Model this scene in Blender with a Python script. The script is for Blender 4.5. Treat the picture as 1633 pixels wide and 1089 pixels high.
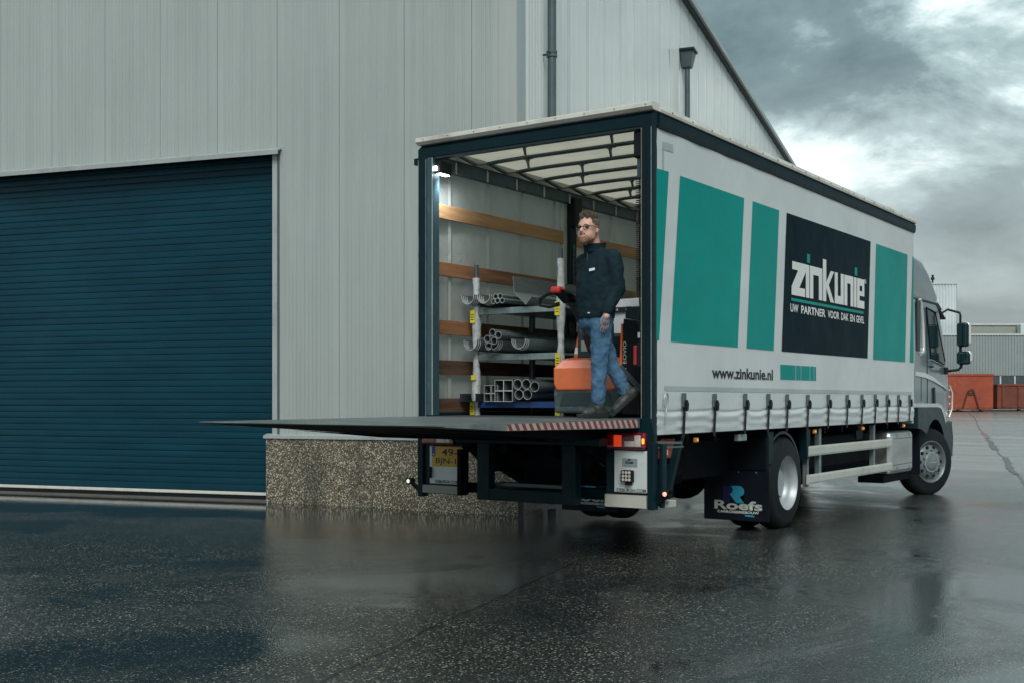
import bpy, bmesh, math, random
from math import sin, cos, pi, radians
from mathutils import Vector, Matrix
random.seed(7)
S = bpy.context.scene
for o in list(bpy.data.objects): bpy.data.objects.remove(o)
COL = S.collection
# ------------------------------------------------------------------ camera, sky, sun, exposure
YAW = radians(34.4)
cam_d = bpy.data.cameras.new('camera'); cam = bpy.data.objects.new('camera', cam_d); COL.objects.link(cam)
cam.location = (5.98, -8.98, 1.41); cam.rotation_euler = (pi/2, 0, YAW)
cam_d.sensor_width = 36; cam_d.lens = 1869/1633*36; cam_d.shift_y = 90.5/1633
cam_d.clip_end = 3000; S.camera = cam
SUN_EL, SUN_AZ = radians(44), radians(146)      # azimuth measured from +Y towards +X
W = bpy.data.worlds.new('World'); S.world = W; W.use_nodes = True
nt = W.node_tree; nt.nodes.clear()
def N(t, **k):
    n = nt.nodes.new(t)
    for a, b in k.items(): setattr(n, a, b)
    return n
def L(a, b): nt.links.new(a, b)
def MATH(op, a, b=None, clamp=False):
    n = N('ShaderNodeMath', operation=op); n.use_clamp = clamp
    for i, v in enumerate((a, b)):
        if v is None: continue
        if isinstance(v, (int, float)): n.inputs[i].default_value = v
        else: L(v, n.inputs[i])
    return n.outputs[0]
def MIXC(fac, a, b, mode='MIX'):
    n = N('ShaderNodeMix', data_type='RGBA', blend_type=mode)
    for s, v in ((n.inputs[0], fac), (n.inputs[6], a), (n.inputs[7], b)):
        if isinstance(v, (int, float)): s.default_value = v
        elif isinstance(v, (tuple, list)): s.default_value = (*v[:3], 1)
        else: L(v, s)
    return n.outputs[2]
def NOISE(vec, scale, detail=6, rough=.55, dist=0.0):
    n = N('ShaderNodeTexNoise'); n.inputs['Scale'].default_value = scale; n.inputs['Detail'].default_value = detail
    n.inputs['Roughness'].default_value = rough; n.inputs['Distortion'].default_value = dist
    if vec is not None: L(vec, n.inputs['Vector'])
    return n.outputs['Fac']
def RAMP(fac, stops, interp='LINEAR'):
    n = N('ShaderNodeValToRGB'); cr = n.color_ramp; cr.interpolation = interp
    while len(cr.elements) < len(stops): cr.elements.new(.5)
    for e, (p, c) in zip(cr.elements, stops):
        e.position = p; e.color = (*c, 1) if isinstance(c, tuple) else (c, c, c, 1)
    L(fac, n.inputs[0]); return n.outputs[0]
def COMB(x, y, z):
    n = N('ShaderNodeCombineXYZ')
    for i, v in enumerate((x, y, z)):
        if isinstance(v, (int, float)): n.inputs[i].default_value = v
        else: L(v, n.inputs[i])
    return n.outputs[0]
sky = N('ShaderNodeTexSky', sky_type='NISHITA'); sky.sun_disc = False
sky.sun_elevation = SUN_EL; sky.sun_rotation = SUN_AZ; sky.dust_density = 3; sky.air_density = 1.5
tc = N('ShaderNodeTexCoord'); vr = N('ShaderNodeVectorRotate', rotation_type='Z_AXIS'); vr.inputs['Angle'].default_value = radians(53); L(tc.outputs['Generated'], vr.inputs['Vector'])
sep = N('ShaderNodeSeparateXYZ'); L(vr.outputs[0], sep.inputs[0])
zz = MATH('MAXIMUM', sep.outputs[2], 0.0); zd = MATH('ADD', zz, .42)
pv = COMB(MATH('DIVIDE', sep.outputs[0], zd), MATH('DIVIDE', sep.outputs[1], zd), MATH('ADD', MATH('MULTIPLY', zz, 1.4), 3.7))
n1 = NOISE(pv, 1.25, 9, .54, .25); n2 = NOISE(pv, 4.2, 10, .62, .25); n3 = NOISE(pv, .5, 2, .5)
dens = MATH('ADD', MATH('ADD', MATH('MULTIPLY', n1, .58), MATH('MULTIPLY', n2, .25)), MATH('MULTIPLY', n3, .30))
cloud = RAMP(dens, [(.445, (.92, 1.0, .99)), (.482, (.64, .74, .74)), (.506, (.33, .43, .44)), (.54, (.15, .215, .23)), (.63, (.06, .098, .11))])
hz = MATH('POWER', MATH('SUBTRACT', 1.0, MATH('MINIMUM', MATH('MULTIPLY', zz, 3.6), 1.0)), 1.5)
cloud = MIXC(MATH('MULTIPLY', MATH('MULTIPLY', hz, .95), RAMP(n1, [(.40, 1.), (.60, .42)])), cloud, (.84, .91, .90))
zen = MATH('ADD', .85, MATH('MULTIPLY', zz, 1.2))             # an overcast sky is brighter overhead
cz = N('ShaderNodeVectorMath', operation='SCALE'); L(cloud, cz.inputs[0]); L(zen, cz.inputs['Scale'])
bg1 = N('ShaderNodeBackground'); L(sky.outputs[0], bg1.inputs[0]); bg1.inputs[1].default_value = .06
bg2 = N('ShaderNodeBackground'); L(cz.outputs[0], bg2.inputs[0]); bg2.inputs[1].default_value = .86
mx = N('ShaderNodeMixShader'); mx.inputs[0].default_value = .93; L(bg1.outputs[0], mx.inputs[1]); L(bg2.outputs[0], mx.inputs[2])
wo = N('ShaderNodeOutputWorld'); L(mx.outputs[0], wo.inputs[0])
sd = bpy.data.lights.new('sun', 'SUN'); sd.energy = 1.5; sd.angle = radians(32); sd.color = (1, .985, .94)
sun = bpy.data.objects.new('sun', sd); COL.objects.link(sun)
sv = Vector((sin(SUN_AZ)*cos(SUN_EL), cos(SUN_AZ)*cos(SUN_EL), sin(SUN_EL)))
sun.rotation_euler = (-sv).to_track_quat('-Z', 'Y').to_euler(); sun.location = (8, -8, 14)
S.view_settings.view_transform = 'Standard'; S.view_settings.look = 'None'
S.view_settings.exposure = 0.6; S.view_settings.gamma = 1; S.view_settings.use_curve_mapping = False
try: S.cycles.use_denoising = True
except Exception: pass
S.cycles.max_bounces = 8; S.cycles.sample_clamp_indirect = 6

# ------------------------------------------------------------------ materials
MATS = {}
def new_mat(name):
    global nt
    m = bpy.data.materials.new(name); m.use_nodes = True; nt = m.node_tree; MATS[name] = m
    b = nt.nodes['Principled BSDF']; return m, b
def coords(): return N('ShaderNodeNewGeometry').outputs['Position']
def bump(b, h, strength, dist=.01):
    n = N('ShaderNodeBump'); n.inputs['Strength'].default_value = strength; n.inputs['Distance'].default_value = dist
    L(h, n.inputs['Height']); L(n.outputs[0], b.inputs['Normal'])
def mat(name, col, rough=.5, metal=0., var=.12, scale=3., dirt=None, damt=.0, dscale=2.5, bmp=0., bscale=60., spec=.5, coat=0., rvar=.12, stretch=None):
    m, b = new_mat(name); v = coords()
    if stretch:
        mp = N('ShaderNodeMapping'); mp.inputs['Scale'].default_value = stretch; L(v, mp.inputs[0]); v = mp.outputs[0]
    f = NOISE(v, scale, 6, .6)
    lo = tuple(c*(1-var) for c in col); hi = tuple(min(1, c*(1+var)) for c in col)
    c = RAMP(f, [(.3, lo), (.7, hi)])
    if dirt:
        g = NOISE(v, dscale, 8, .65, .3)
        c = MIXC(RAMP(g, [(.62-damt*.5, 0.), (.78-damt*.3, min(1., .35+damt))]), c, dirt)
    L(c, b.inputs['Base Color'])
    r = MATH('ADD', MATH('MULTIPLY', NOISE(v, scale*3+2, 5), rvar*2), rough-rvar); L(r, b.inputs['Roughness'])
    b.inputs['Metallic'].default_value = metal; b.inputs['Specular IOR Level'].default_value = spec
    b.inputs['Coat Weight'].default_value = coat; b.inputs['Coat Roughness'].default_value = .08
    if bmp: bump(b, NOISE(v, bscale, 5, .6), bmp)
    return m
def emit_mat(name, col, strength):
    m, b = new_mat(name); b.inputs['Base Color'].default_value = (*col, 1)
    b.inputs['Emission Color'].default_value = (*col, 1); b.inputs['Emission Strength'].default_value = strength
    b.inputs['Roughness'].default_value = .2; return m
def cloth_trans(name, col, amt, rough=.5, seam=0.):
    m, b = new_mat(name); v = coords()
    c = RAMP(NOISE(v, 2.2, 7, .62, .4), [(.3, tuple(x*.82 for x in col)), (.7, col)])
    L(c, b.inputs['Base Color']); b.inputs['Roughness'].default_value = rough
    bump(b, NOISE(v, 5, 4, .5, .6), .5, .03)
    t = N('ShaderNodeBsdfTranslucent'); L(c, t.inputs[0])
    x = N('ShaderNodeMixShader'); x.inputs[0].default_value = amt
    L(b.outputs[0], x.inputs[1]); L(t.outputs[0], x.inputs[2]); L(x.outputs[0], nt.nodes['Material Output'].inputs[0]); return m
DIRT = (.07, .065, .055)
def wall_mat(name, col, rough, spec=.5):
    m, b = new_mat(name); v = coords()
    mp = N('ShaderNodeMapping'); mp.inputs['Scale'].default_value = (9, 9, .35); L(v, mp.inputs[0])
    f = NOISE(mp.outputs[0], 1.0, 6, .6); g = NOISE(v, .6, 5, .6)
    c = RAMP(f, [(.25, tuple(x*.90 for x in col)), (.75, tuple(min(1, x*1.05) for x in col))])
    c = MIXC(RAMP(g, [(.45, 0.), (.8, .22)]), c, (.26, .29, .28))
    mp2 = N('ShaderNodeMapping'); mp2.inputs['Scale'].default_value = (26, 26, .8); L(v, mp2.inputs[0])
    c = MIXC(RAMP(NOISE(mp2.outputs[0], 1, 4, .6), [(.62, 0.), (.8, .16)]), c, (.2, .22, .21))
    L(c, b.inputs['Base Color'])
    L(MATH('ADD', rough-.06, MATH('MULTIPLY', NOISE(v, 3, 5), .12)), b.inputs['Roughness'])
    b.inputs['Specular IOR Level'].default_value = spec
    bump(b, NOISE(v, 1.6, 3, .5), .08, .05); return m
wall_mat('clad', (.38, .428, .415), .42); wall_mat('clad_gloss_lit', (.64, .69, .675), .12, 1.0); wall_mat('trim_gloss', (.42, .46, .45), .2, .7)  # side wall is the same cladding, base lightened for its sky reflection
mat('trim', (.36, .40, .395), .4, 0, .1, 2, DIRT, .1)
mat('dark_trim', (.010, .020, .024), .45, spec=.3)
mat('door_blue', (.0018, .038, .060), .42, 0, .22, .8, (.014, .042, .05), .10, 1.1, stretch=(1, 1, 5), spec=.22)
mat('door_bar', (.62, .62, .57), .5, 0, .12, 3, (.25, .24, .2), .2, 3)
mat('threshold', (.12, .12, .105), .45, 0, .2, 4, (.05, .05, .045), .2)
mat('pipe_grey', (.075, .105, .11), .38, 0, .15, 3)
mat('navy', (.003, .018, .024), .45, 0, .2, 3, (.012, .026, .03), .06, 4, spec=.16)
mat('navy_inner', (.035, .075, .09), .4, 0, .15, 3, (.15, .17, .16), .12, 5)
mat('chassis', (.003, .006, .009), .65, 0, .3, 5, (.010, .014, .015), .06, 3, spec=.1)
mat('black', (.004, .007, .009), .5, 0, .2, 6, spec=.3)
mat('rubber', (.006, .009, .011), .6, 0, .25, 8, (.022, .024, .024), .12, 3, bmp=.15, bscale=40, spec=.3)
mat('alu', (.50, .53, .52), .34, .75, .12, 6, (.2, .2, .18), .12, 4, stretch=(1, .2, 1))
mat('alu_paint', (.50, .53, .48), .42, .0, .08, 4, DIRT, .08, 3)
mat('rim_steel', (.42, .46, .48), .42, .35, .12, 5, (.10, .10, .095), .14, 5)
mat('rim_front', (.20, .235, .24), .38, .35, .2, 6, (.05, .05, .045), .2, 6)
mat('white_rim', (.66, .65, .59), .5, 0, .14, 3, (.30, .25, .15), .22, 2.4)
mat('white_panel', (.60, .66, .66), .3, 0, .08, 2, (.22, .23, .21), .05, 3, coat=.3)
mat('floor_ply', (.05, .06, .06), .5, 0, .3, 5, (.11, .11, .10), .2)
mat('cab_silver', (.15, .20, .215), .3, .35, .04, .6, coat=.6, rvar=.03)
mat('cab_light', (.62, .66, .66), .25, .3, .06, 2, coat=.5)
mat('fender', (.010, .028, .037), .4, 0, .2, 4, (.03, .04, .04), .1, 3, spec=.35)
mat('glass', (.003, .018, .024), .10, 0, .3, 1.5, spec=.35, rvar=.03)
mat('mirror_glass', (.03, .09, .10), .05, .8, .2, 2, rvar=.02)
mat('lamp_red', (.36, .012, .012), .22, 0, .25, 12, coat=.6)
mat('lamp_dark_red', (.16, .008, .012), .22, 0, .25, 12, coat=.6)
mat('lamp_clear', (.55, .50, .48), .15, .1, .2, 20, coat=.6)
emit_mat('lamp_orange_lit', (.85, .06, .015), .35); emit_mat('marker_lit', (1., .30, .03), 1.3)
emit_mat('marker_red_lit', (1., .35, .28), .8); emit_mat('marker_white_lit', (1., .92, .85), .5)
emit_mat('work_light', (.86, .93, 1.), 9.)
mat('amber', (.55, .20, .02), .25, 0, .2, 20, coat=.5)
mat('plate_yellow', (.62, .37, .015), .38, 0, .1, 6, (.25, .16, .03), .1, 6); mat('plate_blue', (.01, .05, .30), .4); mat('ink', (.004, .006, .008), .5)
mat('ink_white', (.78, .80, .78), .5, 0, .05); mat('ink_pale', (.42, .47, .42), .5, 0, .15, 12); mat('ink_cyan', (.02, .27, .40), .5, 0, .15); mat('ink_navy', (.004, .006, .05), .5)
mat('flap', (.003, .006, .013), .6, 0, .3, 4, (.014, .017, .02), .08, 4, spec=.2)
mat('plaque', (.28, .34, .34), .35, .3, .1, 8)
mat('orange_box', (.50, .095, .03), .5, 0, .2, 6, (.12, .03, .015), .2, 6)
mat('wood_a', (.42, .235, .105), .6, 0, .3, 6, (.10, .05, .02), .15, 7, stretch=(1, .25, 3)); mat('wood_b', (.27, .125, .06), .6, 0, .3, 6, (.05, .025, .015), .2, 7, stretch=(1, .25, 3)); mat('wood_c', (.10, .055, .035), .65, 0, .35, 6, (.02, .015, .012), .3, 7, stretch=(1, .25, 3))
cloth_trans('tarp_left', (.50, .52, .485), .45); cloth_trans('seam_left', (.70, .72, .68), .45); cloth_trans('roof_tarp', (.66, .62, .51), .58)
mat('jack_orange', (.74, .15, .04), .38, 0, .15, 3, (.2, .06, .03), .1, 5, coat=.2); mat('jack_red', (.36, .02, .02), .42, 0, .2, 4)
mat('jack_grey', (.045, .068, .075), .6, 0, .3, 6, (.24, .27, .27), .24, 9, bmp=.2, bscale=30); mat('jack_dark', (.016, .030, .036), .45, 0, .2, 5)
mat('red_knob', (.62, .04, .03), .35)
mat('zinc', (.20, .235, .24), .3, .6, .15, 5, (.2, .22, .22), .1, 4, stretch=(1, .15, 1)); mat('zinc_edge', (.62, .64, .62), .4, .1); mat('zinc_dark', (.10, .13, .14), .35, .85, .2, 5)
mat('galv', (.25, .31, .31), .42, .6, .25, 7, (.1, .12, .11), .2, 5); mat('film', (.42, .46, .46), .22, 0, .25, 14, (.2, .23, .23), .2, 16, coat=.5, bmp=.8, bscale=45)
mat('post_dark', (.07, .10, .105), .4, .4, .25, 6); mat('yellow_tag', (.66, .56, .03), .5, 0, .1, 8, (.3, .25, .03), .1, 8); mat('beam_blue', (.010, .045, .17), .45, 0, .2, 5, (.05, .06, .07), .15, 5)
mat('bag_white', (.66, .70, .71), .32, 0, .12, 4, (.35, .38, .38), .1, 3, coat=.3, bmp=.6, bscale=9)
mat('skin', (.66, .38, .29), .45, 0, .1, 14, (.5, .2, .15), .05, 20); mat('hair', (.12, .092, .068), .55, 0, .5, 60); mat('beard', (.27, .145, .095), .6, 0, .4, 70)
mat('fleece', (.0045, .019, .027), .85, 0, .3, 5, bmp=.5, bscale=14, spec=.25); mat('boot', (.030, .036, .034), .5, 0, .5, 18, (.10, .11, .10), .22, 18, bmp=.4, bscale=40)
mat('sole', (.010, .013, .013), .7); mat('glove', (.22, .19, .22), .75, 0, .35, 26, (.05, .05, .06), .2, 24); mat('teeth', (.55, .48, .43), .3); mat('lens_frame', (.012, .010, .010), .3)
mat('rust_red', (.33, .062, .028), .6, 0, .2, 1.4, (.14, .035, .02), .22, 2.6, bmp=.3, bscale=9); mat('rust_brown', (.17, .045, .024), .65, 0, .25, 1.5, (.07, .03, .018), .3, 2.6, bmp=.3, bscale=9); mat('rust_dark', (.06, .025, .018), .6)
mat('far_grey', (.27, .315, .315), .45, 0, .08, .5); mat('far_white', (.60, .66, .68), .35, 0, .08, .5); mat('far_beige', (.30, .33, .28), .6, 0, .1, .3, (.2, .22, .19), .1, .5); mat('far_frame', (.55, .58, .58), .5); mat('far_glass', (.02, .03, .035), .12, 0, .5, 3, spec=.8)
mat('roof_sheet', (.12, .14, .14), .6)
mat('cable', (.008, .009, .010), .45); mat('hook_steel', (.11, .15, .15), .4, .5); mat('bow_grey', (.055, .085, .09), .42, .3, .2, 5)
# denim
m, b = new_mat('denim'); v = coords()
c = RAMP(NOISE(v, 7, 6, .6, .2), [(.3, (.042, .108, .195)), (.5, (.055, .138, .240)), (.72, (.085, .185, .30))]); L(c, b.inputs['Base Color']); b.inputs['Roughness'].default_value = .85
bump(b, MATH('ADD', NOISE(v, 9, 3, .5, .8), MATH('MULTIPLY', NOISE(v, 160, 2), .2)), .9, .02)
# chequer plate
m, b = new_mat('chequer'); v = coords()
sp = N('ShaderNodeSeparateXYZ'); L(v, sp.inputs[0]); k = 2*pi/.034
d1 = MATH('SINE', MATH('MULTIPLY', MATH('ADD', sp.outputs[0], sp.outputs[2]), k)); d2 = MATH('SINE', MATH('MULTIPLY', MATH('SUBTRACT', sp.outputs[0], sp.outputs[2]), k))
h = MATH('MAXIMUM', MATH('POWER', MATH('ABSOLUTE', d1), 3.), MATH('POWER', MATH('ABSOLUTE', d2), 3.))
L(RAMP(h, [(.4, (.30, .31, .27)), (.9, (.62, .62, .55))]), b.inputs['Base Color']); b.inputs['Metallic'].default_value = .45; b.inputs['Roughness'].default_value = .4; bump(b, h, .8, .006)
# platform tread: fine ribs, worn
m, b = new_mat('tread'); v = coords(); sp = N('ShaderNodeSeparateXYZ'); L(v, sp.inputs[0])
rib = MATH('SINE', MATH('MULTIPLY', sp.outputs[1], 2*pi/.03)); rib2 = MATH('SINE', MATH('MULTIPLY', sp.outputs[0], 2*pi/.03)); hh = MATH('MULTIPLY', rib, rib2)
L(RAMP(NOISE(v, 3.5, 8, .65), [(.3, (.10, .125, .125)), (.7, (.24, .28, .27))]), b.inputs['Base Color']); b.inputs['Metallic'].default_value = .5
L(MATH('ADD', .28, MATH('MULTIPLY', NOISE(v, 5, 6), .25)), b.inputs['Roughness']); bump(b, hh, .5, .004)
# red and white warning stripes
m, b = new_mat('warning'); v = coords(); sp = N('ShaderNodeSeparateXYZ'); L(v, sp.inputs[0])
st = MATH('GREATER_THAN', MATH('FRACT', MATH('DIVIDE', MATH('ADD', sp.outputs[1], MATH('MULTIPLY', sp.outputs[2], .7)), .093)), .5)
c = MIXC(st, (.26, .022, .022), (.40, .39, .36)); c = MIXC(RAMP(NOISE(v, 14, 6, .6), [(.5, 0.), (.75, .6)]), c, (.08, .07, .06)); L(c, b.inputs['Base Color']); b.inputs['Roughness'].default_value = .45
# curtain and its prints share the same cloth relief
def curtain_mat(name, col, var=.06, spec=.4):
    m, b = new_mat(name); v = coords()
    c = RAMP(NOISE(v, 1.3, 6, .6), [(.3, tuple(x*(1-var) for x in col)), (.7, tuple(x*(1+var) for x in col))])
    mp = N('ShaderNodeMapping'); mp.inputs['Scale'].default_value = (1, 5, .8); L(v, mp.inputs[0])
    c = MIXC(RAMP(NOISE(mp.outputs[0], 2.2, 7, .65), [(.58, 0.), (.8, .22)]), c, tuple(x*.66 for x in col))
    L(c, b.inputs['Base Color']); L(MATH('ADD', .24, MATH('MULTIPLY', NOISE(v, 2.5, 5), .22)), b.inputs['Roughness'])
    b.inputs['Specular IOR Level'].default_value = spec
    wv = N('ShaderNodeTexWave'); wv.bands_direction = 'Z'; wv.inputs['Scale'].default_value = 40; L(v, wv.inputs['Vector'])
    wv.inputs['Distortion'].default_value = .4
    hgt = MATH('ADD', MATH('ADD', MATH('MULTIPLY', NOISE(v, 1.1, 3, .5, .3), 1.), MATH('MULTIPLY', NOISE(v, 4.5, 4, .5, .6), .12)), MATH('MULTIPLY', wv.outputs['Fac'], .006))
    bump(b, hgt, .5, .05); return m
curtain_mat('curtain', (.60, .65, .65)); curtain_mat('print_green', (.0005, .275, .245), .06, .06); curtain_mat('print_black', (.0008, .014, .021), .06, .02); curtain_mat('print_white', (.74, .76, .74)); curtain_mat('weld_seam', (.40, .45, .46), .12)
# exposed-aggregate plinth
m, b = new_mat('aggregate'); v = coords()
vo = N('ShaderNodeTexVoronoi'); vo.inputs['Scale'].default_value = 72; L(v, vo.inputs['Vector']); vo.inputs['Randomness'].default_value = 1
sc_ = N('ShaderNodeSeparateColor'); L(vo.outputs['Color'], sc_.inputs[0])
c = RAMP(sc_.outputs[0], [(0., (.028, .028, .023)), (.3, (.10, .09, .062)), (.55, (.23, .19, .115)), (.75, (.38, .32, .21)), (.9, (.70, .65, .52)), (1., (.85, .82, .72))])
edge = RAMP(vo.outputs['Distance'], [(.35, 0.), (.75, .9)]); c = MIXC(edge, c, (.045, .042, .034))
mpp = N('ShaderNodeMapping'); mpp.inputs['Scale'].default_value = (2.6, 2.6, .5); L(v, mpp.inputs[0])
c = MIXC(RAMP(NOISE(mpp.outputs[0], 1., 6, .6), [(.42, 0.), (.68, .62)]), c, (.03, .031, .027)); L(c, b.inputs['Base Color']); b.inputs['Roughness'].default_value = .4
bump(b, vo.outputs['Distance'], -1.0, .012)
# wet yard: asphalt near, smoother slabs far off
m, b = new_mat('wet_asphalt'); v = coords(); sp = N('ShaderNodeSeparateXYZ'); L(v, sp.inputs[0])
vo = N('ShaderNodeTexVoronoi'); vo.inputs['Scale'].default_value = 78; L(v, vo.inputs['Vector'])
sc_ = N('ShaderNodeSeparateColor'); L(vo.outputs['Color'], sc_.inputs[0])
c = RAMP(sc_.outputs[0], [(0., (.012, .016, .016)), (.45, (.034, .039, .036)), (.72, (.085, .088, .074)), (.88, (.24, .23, .185)), (1., (.66, .64, .54))])
c = MIXC(RAMP(vo.outputs['Distance'], [(.3, 0.), (.65, 1.)]), c, (.010, .013, .014))
gv = NOISE(v, .9, 6, .62, .6)
dull = MIXC(.5, c, (.026, .031, .031)); c = MIXC(RAMP(gv, [(.42, 0.), (.62, .85)]), c, dull)
big = NOISE(v, .35, 7, .6, .4); c = MIXC(RAMP(big, [(.45, 0.), (.7, .5)]), c, (.014, .019, .020))
# slabs start past the front of the lorry
far = RAMP(MATH('DIVIDE', MATH('ADD', sp.outputs[1], MATH('MULTIPLY', NOISE(v, .5, 4), 3.)), 40.), [(.30, 0.), (.42, 1.)])
mps = N('ShaderNodeMapping'); mps.inputs['Rotation'].default_value = (0, 0, -YAW); mps.inputs['Scale'].default_value = (.10, .9, 1); L(v, mps.inputs[0])
slab = RAMP(NOISE(mps.outputs[0], 1., 8, .65, .3), [(.3, (.10, .105, .10)), (.55, (.24, .245, .23)), (.75, (.38, .38, .36))])
slab = MIXC(RAMP(NOISE(mps.outputs[0], .45, 5, .6), [(.60, 0.), (.72, .35)]), slab, (.15, .06, .045))
ground_c = MIXC(far, c, slab)
# standing water: along the foot of the warehouse wall and in scattered shallow pools
ex, ey = cos(radians(14.4)), sin(radians(14.4))
dw = MATH('ADD', MATH('MULTIPLY', MATH('SUBTRACT', sp.outputs[0], -2.31), -ey), MATH('MULTIPLY', MATH('SUBTRACT', sp.outputs[1], 3.22), ex))   # metres behind the wall line
al = MATH('ADD', MATH('MULTIPLY', MATH('SUBTRACT', sp.outputs[0], -2.31), ex), MATH('MULTIPLY', MATH('SUBTRACT', sp.outputs[1], 3.22), ey))
dd = MATH('ADD', MATH('MULTIPLY', dw, -1.), MATH('MULTIPLY', MATH('SUBTRACT', NOISE(v, .55, 5, .6), .5), 2.6))
p1 = RAMP(MATH('DIVIDE', dd, 6.), [(.30, 1.), (.55, .62), (.95, 0.)])
p1 = MATH('MULTIPLY', p1, RAMP(MATH('DIVIDE', MATH('ADD', al, 4.5), 6.5), [(.75, 1.), (.95, .25)]))
p2 = RAMP(NOISE(v, .42, 7, .6, .8), [(.45, 0.), (.58, .86)])
p2 = MATH('MULTIPLY', p2, MATH('SUBTRACT', 1.0, MATH('MULTIPLY', far, .75))); wet = MATH('MAXIMUM', p1, p2); wet = MATH('MAXIMUM', wet, MATH('MULTIPLY', far, .25))
fine = NOISE(v, 1.8, 7, .6)
L(MIXC(MATH('MULTIPLY', wet, MATH('SUBTRACT', .66, MATH('MULTIPLY', far, .5))), ground_c, (.016, .021, .022)), b.inputs['Base Color'])      # water standing over the stones
L(MATH('ADD', MATH('SUBTRACT', .27, MATH('MULTIPLY', wet, .225)), MATH('MULTIPLY', MATH('SUBTRACT', fine, .5), .16)), b.inputs['Roughness'])
b.inputs['Specular IOR Level'].default_value = .8
bn = N('ShaderNodeBump'); bn.inputs['Distance'].default_value = .0024; L(MATH('ADD', MATH('MULTIPLY', vo.outputs['Distance'], -1.), MATH('MULTIPLY', NOISE(v, 30, 4), .6)), bn.inputs['Height'])
L(MATH('SUBTRACT', .9, MATH('MULTIPLY', wet, .84)), bn.inputs['Strength']); L(bn.outputs[0], b.inputs['Normal'])
mat('joint', (.014, .016, .015), .3, 0, .4, 9, (.06, .055, .045), .2, 9); mat('joint_red', (.20, .055, .04), .35, 0, .3, 5, (.06, .03, .025), .3, 4)

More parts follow.
